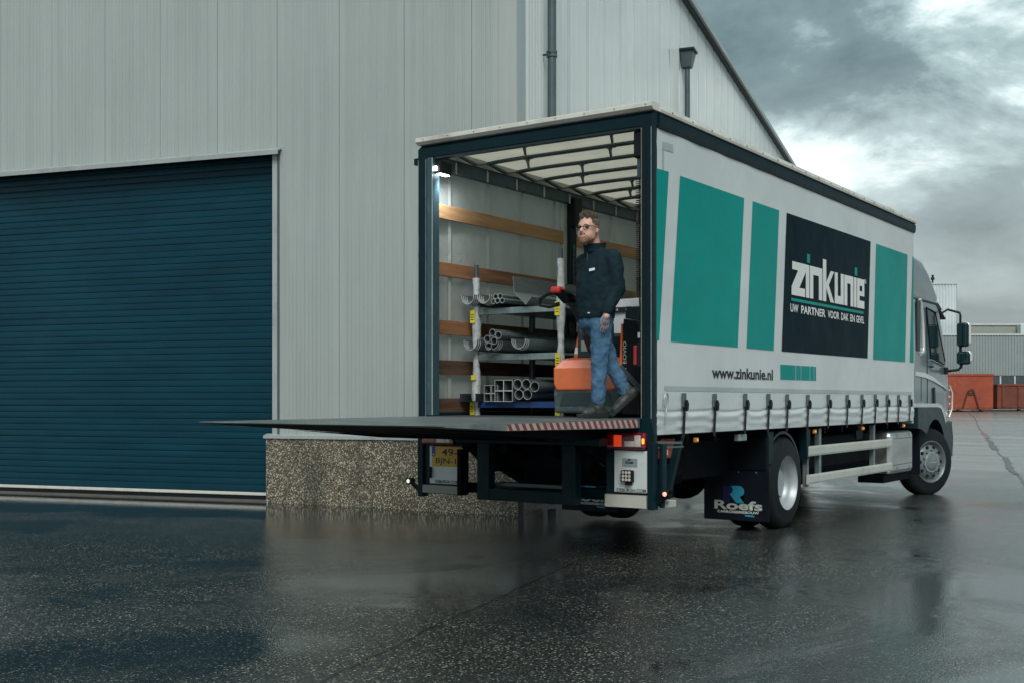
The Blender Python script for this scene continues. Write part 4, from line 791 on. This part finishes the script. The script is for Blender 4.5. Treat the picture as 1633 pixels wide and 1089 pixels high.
# ------------------------------------------------------------------ cargo
DK = 1.2402
def RX(px, py):   # helper only for reading positions off the plan drawing of the rack front (metres)
    return (-1.103 + (px-758)*.00756, 2.321 - (py-493)*.0064)
rk = tag(empty('storage_rack', (-.6, 1.4, DK)), 'film-wrapped steel rack of zinc gutters and pipes inside the lorry', 'rack')
RO = Vector((-.6, 1.4, DK))
def rbx(name, m_, x0, x1, y0, y1, z0, z1, bevel=0, par=None): return MB().box(x0-RO.x, x1-RO.x, y0-RO.y, y1-RO.y, z0-RO.z, z1-RO.z).build(name, m_, par or rk, bevel=bevel)
def wrapped_post(x, y, top, r, film):
    rnd = random.Random(int(x*100)+int(y*10)); z = DK; pts = []; rs = []
    while z < top-.02:
        pts.append((x-RO.x+rnd.uniform(-.003,.003), y-RO.y+rnd.uniform(-.003,.003), z-RO.z)); rs.append(r*((1.05+.22*sin(z*9+x*5)+rnd.uniform(-.08,.10)) if film else 1)); z += .045
    p = MB().tube(pts, rs, 10).build('post', 'film' if film else 'post_dark', rk, smooth=70)
    if film: MB().tube([(x-RO.x, y-RO.y, top-.10-RO.z), (x-RO.x, y-RO.y, top+.07-RO.z)], .024, 10).build('post_head', 'post_dark', p, smooth=60)
    return p
wrapped_post(-1.103, .72, 2.70, .040, True); wrapped_post(-.085, .72, 2.80, .038, True)
for (x, y, t) in ((-1.08, 1.72, 2.66), (-.98, 2.22, 2.72), (-1.08, 2.55, 2.65), (-.085, 2.35, 2.75), (-.085, 3.7, 2.75), (-1.1, 3.7, 2.72)): wrapped_post(x, y, t, .036, False)
for z0, m_ in ((2.255, 'galv'), (1.795, 'galv'), (1.318, 'beam_blue')):
    for y0 in (.69, 3.68): rbx('beam', m_, -1.06, -.125, y0, y0+.04, z0, z0+.062, .004)
    rbx('shelf', 'galv' if m_ == 'galv' else 'beam_blue', -1.12, -.07, .74, 3.66, z0+.040, z0+.060)
for (x, z) in ((-1.11, 2.175), (-.09, 2.215), (-.085, 1.72), (-1.115, 1.245), (-.085, 1.245), (-1.10, 1.60)):
    t_ = rbx('tag', 'yellow_tag', x-.028, x+.028, .660, .668, z, z+(.13 if z != 1.60 else .05))
    for k in range(3): rbx('tag_mark', 'ink', x-.018, x+.016, .6585, .6595, z+.03+.025*k, z+.037+.025*k, 0, t_) if z != 1.60 else None
# lengths of zinc
def zinc(me, x, y, z, label, cat, name, group):
    o = link(name, me, 'zinc', None, (x, y, z))
    if len(me.materials) < 2:
        me.materials.append(MATS['zinc_edge'])
        for p in me.polygons:
            if all(abs(me.vertices[i].co.y) < 1e-6 for i in p.vertices): p.material_index = 1
    return tag(o, label, cat, group)
def shell_profile(r, th, lip):
    out = [(r*cos(radians(a)), r*sin(radians(a))) for a in range(180, 361, 12)]; inn = [((r-th)*cos(radians(a)), (r-th)*sin(radians(a))) for a in range(360, 179, -12)]
    out = [(-r, lip)] + out + [(r, lip)]; inn = [(r-th, lip)] + inn + [(-r+th, lip)]; return out + inn
def ring_mesh(outer, inner, L_):
    n = len(outer); b_ = MB(); vs = []
    for y in (0, L_):
        vs += [(a, y, c) for a, c in outer] + [(a, y, c) for a, c in inner]
    fs = []
    for i in range(n):
        j = (i+1) % n
        fs += [(i, j, 2*n+j, 2*n+i), (n+j, n+i, 3*n+i, 3*n+j), (j, i, n+i, n+j), (2*n+i, 2*n+j, 3*n+j, 3*n+i)]
    return b_.add(vs, fs).mesh('tube', 40)
def circ(r): return [(r*cos(2*pi*i/20), r*sin(2*pi*i/20)) for i in range(20)]
def sqr(a): return [(-a,-a),(a,-a),(a,a),(-a,a)]
def gmesh(r): return MB().prism(shell_profile(r, .004, .02), 'y', 0, 2.7).mesh('gutter', 40)
g8, g7 = gmesh(.082), gmesh(.077)
def nest(x, z, me, n, what, dx=.007, dz=-.006):
    for k in range(n):
        w_ = 'front gutter of' if k == 0 else ('second gutter in' if k == 1 else ('third gutter in' if k == 2 else 'outermost gutter in'))
        zinc(me, x+dx*k, .60+.022*k, z+dz*k, f'half-round zinc gutter, {w_} {what}', 'gutter', 'gutter', 'nested zinc gutters')
for (cx_, cz_, me, n, what) in ((755, 476.5, g7, 4, 'the leftmost nest on the top shelf'), (781.5, 475.5, g7, 4, 'the nest beside the thin tubes on the top shelf'),
    (759.5, 551, g8, 3, 'the leftmost nest on the middle shelf'), (795.5, 549.5, g8, 3, 'the nest holding tubes on the middle shelf'), (837.5, 548, g8, 3, 'the rightmost nest on the middle shelf')):
    x, z = RX(cx_, cz_); nest(x, max(z, (2.315 if cz_ < 500 else 1.857)+.123), me, n, what)
t27, t36, t48, t26 = (ring_mesh(circ(r), circ(r-.003), 2.7) for r in (.027, .037, .050, .026))
for k, (a, c) in enumerate(((572,660),(640,660),(535,740),(600,735),(670,735))):
    x, z = RX(735+a/9.076, 400+c/9.076); zinc(t27, x, .63, z-.022+(.008 if k > 1 else 0), ['thin zinc tube, upper left of five on the top shelf','thin zinc tube, upper right of five on the top shelf','thin zinc tube, lower left of five on the top shelf','thin zinc tube, lower middle of five on the top shelf','thin zinc tube, lower right of five on the top shelf'][k], 'tube', 'zinc_tube', 'zinc tubes on the rack')
for k, (a, c) in enumerate(((432,165),(497,193),(375,228),(450,250),(390,305))):
    x, z = RX(735+a/6.806, 510+c/6.806); zinc(t36, x, .57, z+.006, ['zinc downpipe lying on top of the bunch in the gutter','zinc downpipe, upper right of the bunch in the gutter','zinc downpipe, left one of the bunch in the gutter','zinc downpipe, centre of the bunch in the gutter','zinc downpipe at the bottom of the bunch in the gutter'][k], 'tube', 'zinc_tube', 'zinc tubes on the rack')
for k, (a, c) in enumerate(((675,715),(768,715),(858,742),(690,822),(780,822))):
    x, z = RX(735+a/6.806, 510+c/6.806); zinc(t48, x, .62, z+.012, ['wide zinc pipe, upper left of five on the bottom shelf','wide zinc pipe, upper middle of five on the bottom shelf','wide zinc pipe, rightmost of five on the bottom shelf','wide zinc pipe, lower left of five on the bottom shelf','wide zinc pipe, lower right of five on the bottom shelf'][k], 'tube', 'zinc_tube', 'zinc tubes on the rack')
s38, s54 = ring_mesh(sqr(.0405), sqr(.0375), 2.7), ring_mesh(sqr(.0535), sqr(.050), 2.7)
for k, (a, c) in enumerate(((340,742),(408,742),(340,832),(408,832))):
    x, z = RX(735+a/6.806, 510+c/6.806); x += (-.010, .004, -.010, .004)[k]; zinc(s38, x, .64, DK+.138+.0425+(.083 if k < 2 else 0), ['upper left','upper right','lower left','lower right'][k]+' of the four small square zinc tubes', 'tube', 'square_tube', 'square zinc tubes')
for k, (a, c) in enumerate(((477,710),(566,710),(477,824),(566,824))):
    x, z = RX(735+a/6.806, 510+c/6.806); x += (.004, .014, .004, .014)[k]; zinc(s54, x, .61, DK+.138+.0550+(.109 if k < 2 else 0), ['upper left','upper right','lower left','lower right'][k]+' of the four large square zinc tubes', 'tube', 'square_tube', 'square zinc tubes')
tag(MB().prism([(-1.19,1.385),(-1.0,1.385),(-1.0,1.46),(-.995,1.46),(-.995,1.380),(-1.195,1.380),(-1.195,1.46),(-1.19,1.46)], 'y', .56, 3.0).build('flat_gutter', 'zinc_dark'), 'dark flat-bottomed zinc gutter at the left end of the bottom shelf', 'gutter')
pv_ = [(-.62,2.485),(-.60,2.555),(-.588,2.555),(-.56,2.455),(-.44,2.335),(-.36,2.405),(-.355,2.398),(-.44,2.322),(-.565,2.445),(-.606,2.54)]
tag(MB().prism([(-.585,2.61),(-.58,2.62),(-.565,2.46),(-.43,2.338),(-.365,2.41),(-.36,2.404),(-.43,2.3285),(-.571,2.455)], 'y', .62, 3.1).build('valley_sheet', 'zinc'), 'folded V-shaped zinc valley sheet on the top shelf', 'sheet')
# ---- pallet truck
pj = tag(empty('pallet_truck', (.48, .60, DK)), 'orange electric pallet truck with raised tiller behind the man', 'pallet truck')
PO = Vector((.48, .60, DK))
def pb(): return MB()
def sh(b_): b_.v = [(a-PO.x, c-PO.y, d-PO.z) for a, c, d in b_.v]; return b_
sh(MB().prism([(.135,1.275),(.83,1.275),(.835,1.50),(.80,1.52),(.165,1.52),(.125,1.50)], 'y', .25, .60)).build('base_skirt', 'jack_grey', pj, bevel=.02)
sh(MB().prism([(.20,1.345),(.76,1.345),(.72,1.465),(.24,1.465)], 'y', .243, .249)).build('kick_plate', 'jack_dark', pj)
cv_ = [[(.130,y0,1.502),(.83,y0,1.502)] for y0 in (.25,)]
def sec(x0, x1, yf, yb, z): return [(x0,yf,z),(x1,yf,z),(x1,yb,z),(x0,yb,z)]
sh(MB().loft([sec(.165,.79,.235,.62,1.485), sec(.135,.825,.235,.62,1.545), sec(.130,.83,.238,.62,1.69), sec(.175,.785,.30,.60,1.765), sec(.20,.76,.36,.58,1.785)])).build('motor_cover', 'jack_orange', pj, bevel=.018)
sh(MB().prism([(.44,1.700),(.80,1.700),(.60,1.755)], 'y', .262, .268)).build('cover_facet', 'jack_orange', pj)
sh(MB().box(.16,.80,.64,.90,1.28,2.02)).build('battery_case', 'jack_dark', pj, bevel=.03)
sh(MB().box(.255,.64,.47,.495,1.786,2.10)).build('mast_panel', 'jack_dark', pj, bevel=.01)
sh(MB().box(.30,.37,.463,.469,1.85,1.95)).build('data_plate', 'ink_pale', pj)
sh(MB().box(.8365,.868,.45,.92,1.27,1.62)).build('side_cover', 'jack_red', pj, bevel=.015)
for s_ in (-1, 1):
    sh(MB().box(.48+s_*.19-.08,.48+s_*.19+.08,.90,2.05,1.285,1.335)).build('fork', 'jack_orange', pj, bevel=.01)
    w_ = sh(MB().lathe([(-.035,.0),(-.035,.10),(.035,.10),(.035,.0)], 'x', (.48+s_*.24,.50,DK+.10), 20)).build('castor', 'rubber', pj)
    sh(MB().lathe([(-.06,.0),(-.06,.042),(.06,.042),(.06,.0)], 'x', (.48+s_*.19,1.95,DK+.042), 14)).build('fork_roller', 'rubber', pj)
sh(MB().lathe([(1.785,.09),(1.82,.09),(1.83,.06),(1.87,.05)], 'z', (.46,.46,0), 16)).build('tiller_pivot', 'jack_dark', pj)
sh(MB().loft([sec(.405,.515,.40,.50,1.84), sec(.405,.500,.22,.29,2.10), sec(.395,.475,.02,.08,2.30)])).build('tiller_arm', 'jack_dark', pj, bevel=.012)
hd_ = sh(MB().loft([sec(.39,.49,.0,.09,2.26), sec(.355,.49,-.10,.03,2.34), sec(.35,.47,-.14,-.02,2.375)])).build('tiller_head', 'black', pj, bevel=.012)
sh(MB().box(.345,.445,-.155,-.05,2.345,2.405)).build('red_button', 'red_knob', pj, bevel=.02)
for i in range(3):
    for j in range(3): sh(MB().box(.385+i*.022,.40+i*.022,-.102+j*.02-.01,-.10+j*.02-.006,2.285+j*.018,2.297+j*.018)).build('key', 'ink_pale', hd_) if False else None
for s_ in (-1, 1):
    c0 = .415; a = .10
    pts = [(c0+s_*.04,-.08,2.36),(c0+s_*.13,-.10,2.345),(c0+s_*.20,-.11,2.30),(c0+s_*.205,-.10,2.25),(c0+s_*.13,-.06,2.235),(c0+s_*.05,-.02,2.26)]
    sh(MB().tube(pts, .019, 8)).build('grip_loop', 'black', pj, smooth=60)
sh(MB().tube([(.50+.026*cos(t*.8), -.04+.0035*t, 2.33+.026*sin(t*.8)-.0006*t) for t in range(70)], .006, 5)).build('coiled_cable', 'cable', pj, smooth=80)
# ---- other load
cn = tag(empty('traffic_cone', (.225, .565, 1.7855)), 'orange traffic cone with white band standing on the pallet truck', 'cone')
MB().lathe([(.012,.056),(.07,.049),(.13,.037),(.131,.0365),(.26,.011),(.26,.001)], 'z', n=20).build('body', 'jack_orange', cn, smooth=50); MB().lathe([(.045,.0535),(.105,.0435)], 'z', n=20).build('band', 'ink_white', cn, smooth=50); MB().box(-.065,.065,-.065,.065,0,.012).build('base', 'post_dark', cn)
bb = tag(empty('wrapped_load', (.46, 1.40, DK+.0955)), 'white film-wrapped load with black printed tape on the pallet truck forks', 'pallet load')
def blob(name, m_, par, rings): return MB().loft(rings).build(name, m_, par, bevel=.02, smooth=50)
rnd = random.Random(4); rg = []
for z in [.0,.1,.25,.45,.65,.80,.92,1.01,1.04]:
    k = 1 if z < .98 else (.96 if z < 1.02 else .88); rg.append([(k*(.27*c_+rnd.uniform(-.012,.012)), k*(.44*s_+rnd.uniform(-.012,.012)), z+rnd.uniform(-.01,.01)) for c_, s_ in ((-1,-1),(-.3,-1.02),(.4,-1.02),(1,-1),(1.03,-.3),(1.02,.4),(1,1),(0,1.02),(-1,1),(-1.02,0))])
blob('wrap', 'bag_white', bb, rg)
tp = MB().box(-.285,.290,-.470,-.445,.90,.95).build('tape', 'ink', bb); polys('tape_mark', 'ink_white', tp, [[(a_,.918),(a_+.012,.918),(a_+.015,.934),(a_+.003,.934)] for a_ in (-.22,-.20,-.18,-.08,-.06,-.04,.06,.08,.10,.20,.22,.24)], lambda a,z: (a,-.472,z))
bx = tag(empty('black_case', (.945, .36, DK)), 'tall black case with a white vertical word, behind the man', 'case')
MB().prism([(-.105,.02),(.075,.02),(.08,.82),(.06,.86),(-.09,.885)], 'y', -.09, .05).build('body', 'black', bx, bevel=.012)
MB().prism([(-.085,.887),(.06,.862),(.055,.985),(-.07,.995)], 'y', -.07, .04).build('top_pad', 'jack_dark', bx, bevel=.01)
text('T EOVIO', 'ink_pale', bx, (-.055,-.0915,.42), (0,0,1), (-1,0,0), .26, .035, .005)
MB().bar((-.12,-.095,.46),(.13,-.10,.22),.05,.006,(0,1,0)).build('strap', 'post_dark', bx)
MB().prism([(-.135,.40),(-.108,.40),(-.108,.84),(-.115,.84)], 'y', -.08, .03).build('orange_side', 'jack_orange', bx)

# ------------------------------------------------------------------ the man on the lift
MX = Vector((5.98,-8.98,0)) + Fv*10.30 + Rv*((952-816.5)/1869*10.30)
man = tag(empty('person', (MX.x, MX.y, DK), YAW), 'man in dark fleece jacket, jeans and glasses standing at the lorry edge', 'person')
ff = Vector((-.8,-.6,0)); lf = Vector((.6,-.8,0)); UP = Vector((0,0,1))
BB = Matrix((ff, lf, UP)).transposed()
def P(a, l, z): return ff*a + lf*l + UP*z
hf_ = Vector((-.54,-.842,0)); hl_ = Vector((.842,-.54,0)); BH = Matrix((hf_, hl_, UP)).transposed()
def PH(a, l, z): return P(.06,0,0) + hf_*(a-.06) + hl_*l + UP*z
def sections(lst, n=18): return [[P(cf+rf*cos(2*pi*k/n), cl+rl*sin(2*pi*k/n), z) for k in range(n)] for z, cf, cl, rf, rl in lst]
def remesh(o, vox, smooth=4, disp=0., dsize=.08):
    r_ = o.modifiers.new('remesh', 'REMESH'); r_.mode = 'VOXEL'; r_.voxel_size = vox; r_.use_smooth_shade = True
    s_ = o.modifiers.new('smooth', 'SMOOTH'); s_.iterations = smooth; s_.factor = .5
    if disp:
        t_ = bpy.data.textures.new('folds', 'CLOUDS'); t_.noise_scale = dsize; t_.noise_depth = 1
        d_ = o.modifiers.new('disp', 'DISPLACE'); d_.texture = t_; d_.strength = disp; d_.mid_level = .5
    return o
# body: one continuous figure under the clothes
b_ = MB(); HF = .045
b_.loft(sections([(.80,.02,0,.10,.14),(1.0,.0,0,.11,.15),(1.25,.0,0,.115,.17),(1.38,-.01,0,.09,.15),(1.44,.01,0,.06,.075)]))
b_.cap(P(.0,0,1.40), P(.06,0,1.60), .060, .058)
b_.ell(PH(.075+HF,0,1.66), (.104,.080,.100), BH); b_.ell(PH(.115+HF,0,1.595), (.078,.064,.088), BH); b_.ell(PH(.160+HF,0,1.535), (.030,.034,.030), BH)
b_.ell(PH(.120+HF,.03,1.585), (.06,.042,.06), BH); b_.ell(PH(.120+HF,-.03,1.585), (.06,.042,.06), BH)
b_.cap(PH(.175+HF,0,1.648), PH(.208+HF,0,1.612), .011, .016); b_.cap(PH(.163+HF,-.04,1.665), PH(.163+HF,.04,1.665), .016, .016)
for s_ in (-1, 1): b_.ell(PH(.06+HF,s_*.080,1.625), (.020,.012,.034), BH)
for s_, pts in ((1, [(-.02,.19,1.36),(-.03,.235,1.10),(.10,.235,.87)]), (-1, [(-.02,-.19,1.36),(-.05,-.22,1.10),(-.03,-.20,.87)])):
    b_.cap(P(*pts[0]), P(*pts[1]), .05, .042); b_.cap(P(*pts[1]), P(*pts[2]), .042, .030)
LEGS = (((.02,.09,.86),(.045,.085,.47),(.05,.075,.155)), ((-.03,-.075,.86),(-.146,.022,.46),(-.243,.106,.235)))
for h_, k_, a_ in LEGS: b_.cap(P(*h_), P(*k_), .075, .055); b_.cap(P(*k_), P(*a_), .055, .038)
remesh(b_.build('body', 'skin', man), .009, 3)
# head details
hr = MB(); rnd = random.Random(11)
for i in range(520):
    t, a = rnd.uniform(0, 1)**.6*1.45, rnd.uniform(0, 2*pi)
    d = Vector((sin(t)*cos(a), sin(t)*sin(a), cos(t)))
    if d.x > .45 and d.z < .62: continue
    if d.z < .12 and d.x > -.2: continue
    c_ = Vector((.072+HF, 0, 1.662)); p0 = c_ + Vector((d.x*.104, d.y*.080, d.z*.098)); ln = .044 if d.z > .6 else (.014 if d.z > .3 else .004)
    q = p0 + Vector((d.x*.5+.25*max(0,d.z), d.y*.5, d.z+.35)).normalized()*ln*rnd.uniform(.7,1.2)
    hr.tube([PH(*p0), PH(*(p0.lerp(q,.6))), PH(*q)], [.0075,.006,.0015], 4)
hr.ell(PH(.060+HF,0,1.678), (.103,.0815,.090), BH)
hair = hr.build('hair', 'hair', man)
bd = MB(); bd.ell(PH(.119+HF,0,1.556), (.078,.0655,.052), BH); bd.ell(PH(.160+HF,0,1.532), (.036,.041,.034), BH)
for s_ in (-1, 1): bd.cap(PH(.085+HF,s_*.070,1.62), PH(.11+HF,s_*.065,1.555), .011, .021)
bd.cap(PH(.186+HF,-.022,1.590), PH(.186+HF,.022,1.590), .008, .008)
remesh(bd.build('beard', 'beard', man), .007, 2)
b_ = MB(); b_.ell(PH(.182+HF,.004,1.572), (.010,.022,.006), BH); b_.build('mouth', 'teeth', man, smooth=60)
b_ = MB(); b_.tube([PH(.193+HF-.0015*abs(k-4), -.028+k*.007, 1.560+.002*abs(k-4)) for k in range(9)], .005, 6); b_.build('lower_lip', 'skin', man, smooth=60)
for s_ in (-1, 1):
    MB().ell(PH(.172+HF,s_*.034,1.646), (.012,.014,.010), BH).build('eye', 'ink', man, smooth=60)
gl = empty('glasses'); gl.parent = man
for s_ in (-1, 1):
    MB().tube([PH(.192+HF-.012*abs(cos(t*pi/8)*.5), s_*.037+.026*cos(t*pi/8), 1.643+.022*sin(t*pi/8)) for t in range(17)], .0036, 6).build('rim', 'lens_frame', gl, smooth=80)
    MB().tube([PH(.186+HF,s_*.063,1.650), PH(.14+HF,s_*.082,1.654), PH(.06+HF,s_*.087,1.650)], .0034, 6).build('temple', 'lens_frame', gl, smooth=80)
MB().tube([PH(.194+HF,-.012,1.647), PH(.200+HF,0,1.651), PH(.194+HF,.012,1.647)], .003, 6).build('bridge', 'lens_frame', gl)
# jacket
b_ = MB(); b_.loft(sections([(.865,.01,0,.148,.185),(.93,.01,0,.156,.192),(1.06,.015,0,.162,.198),(1.20,.01,0,.160,.205),(1.33,-.005,0,.148,.212),(1.41,-.01,0,.122,.190),(1.455,.0,0,.092,.125),(1.49,.014,0,.078,.085)]))
for s_, pts in ((1, [(-.02,.185,1.375),(-.035,.228,1.12),(.085,.228,.915)]), (-1, [(-.02,-.185,1.375),(-.05,-.22,1.12),(-.03,-.20,.915)])):
    b_.cap(P(*pts[0]), P(*pts[1]), .084, .072); b_.cap(P(*pts[1]), P(*pts[2]), .072, .052)
jk = remesh(b_.build('jacket', 'fleece', man), .010, 5, .022, .075)
b_ = MB()
n = 22; col_ = []
for z, k in ((1.455,1.0),(1.485,1.02),(1.520,1.12),(1.522,1.0),(1.46,.9)):
    col_.append([P(.022+(.092*k)*cos(2*pi*i/n)*(1.12 if cos(2*pi*i/n) > .3 else 1), (.088*k)*sin(2*pi*i/n), z+.012*(-cos(2*pi*i/n))+(-.02 if abs(i) < 1 else 0)) for i in range(n)])
b_.loft(col_, False).build('collar', 'fleece', jk, smooth=70)
MB().tube([P(.115+.006*k, 0.012, 1.46-.055*k) for k in range(6)], .0035, 5).build('zip', 'hook_steel', jk)
b_ = MB(); b_.add([P(.150,.085,1.285),P(.128,.135,1.292),P(.128,.137,1.272),P(.150,.087,1.263)], [(0,1,2,3)]); cl = b_.build('chest_logo', 'ink_white', jk); cl.location = ff*.022 + lf*.008
b_ = MB(); b_.ell(P(.165,.08,.905), (.004,.018,.006), BB).build('hem_tab', 'ink_white', jk)
# trousers
b_ = MB(); b_.loft(sections([(.78,.01,0,.115,.165),(.84,.01,0,.132,.176),(.90,.01,0,.135,.175)]))
for h_, k_, a_ in LEGS:
    k_ = Vector(k_); b_.cap(P(*h_), P(*k_), .100, .076); b_.cap(P(*k_), P(*a_), .074, .060)
remesh(b_.build('jeans', 'denim', man), .010, 4, .024, .06)
# boots
def boot(heel, toe, ank, tilt):
    hv, tv, av = P(*heel), P(*toe), P(*ank); d = (tv-hv).normalized(); b_ = MB()
    b_.cap(hv+UP*.045, hv.lerp(tv,.55)+UP*.050, .045, .048); b_.cap(hv.lerp(tv,.5)+UP*.048, tv+UP*.036-d*.04, .048, .040); b_.cap(hv.lerp(tv,.22)+UP*.06, av, .050, .052)
    o = remesh(b_.build('boot', 'boot', man), .009, 3)
    sd_ = UP.cross(d).normalized(); n_ = d.cross(sd_).normalized(); n_ = n_ if n_.z > 0 else -n_
    out = [(-.05,.028),(-.03,.044),(.12,.046),(.21,.05),(.27,.04),(.295,.0)]; out = out + [(a,-w_) for a, w_ in out[::-1][1:]]
    lo = [hv + d*a + sd_*w_ - n_*.004 for a, w_ in out]; hi = [hv + d*a + sd_*w_ + n_*.030 for a, w_ in out]
    MB().loft([lo, hi]).build('sole', 'sole', o, bevel=.004)
    for k in range(4):
        c_ = hv.lerp(tv, .36+.09*k)+UP*(.135-.016*k)-UP*(0); MB().tube([c_-sd_*.03, c_+UP*.008, c_+sd_*.03], .004, 5).build('lace', 'post_dark', o)
boot((-.005,.075,.008), (.235,.075,.008), (.045,.075,.15), 0)
boot((-.294,.158,.185), (-.126,.057,.012), (-.246,.115,.255), 1)
# gloved hands
def hand(w, d, side):
    w = P(*w); dv = P(*d).normalized(); th = ff; b_ = MB(); wd = ff   # fingers fan out along the walking direction
    pc = w + dv*.05
    b_.ell(w + dv*.045, (.045,.019,.048), Matrix((wd, dv.cross(wd), dv)).transposed()); b_.cap(w-dv*.02, w+dv*.02, .030, .032)
    for k, ln in enumerate((.066,.076,.072,.056)):
        r0 = w + dv*.078 + wd*(.036-.024*k); kn = r0 + dv*ln*.5 + (-lf*side)*.006; tp_ = kn + dv*ln*.5 + (-lf*side)*.016
        b_.cap(r0-dv*.02, kn, .0092, .0088); b_.cap(kn, tp_, .0088, .0070)
    t0 = w + dv*.02 + wd*.034; t1 = t0 + wd*.022 + dv*.032; t2 = t1 + dv*.032 - wd*.002
    b_.cap(t0, t1, .012, .010); b_.cap(t1, t2, .010, .008)
    return remesh(b_.build('glove', 'glove', man), .004, 1)
hand((.095,.230,.885), (.10,.0,-1), 1); hand((-.03,-.20,.885), (.1,.0,-1), -1)
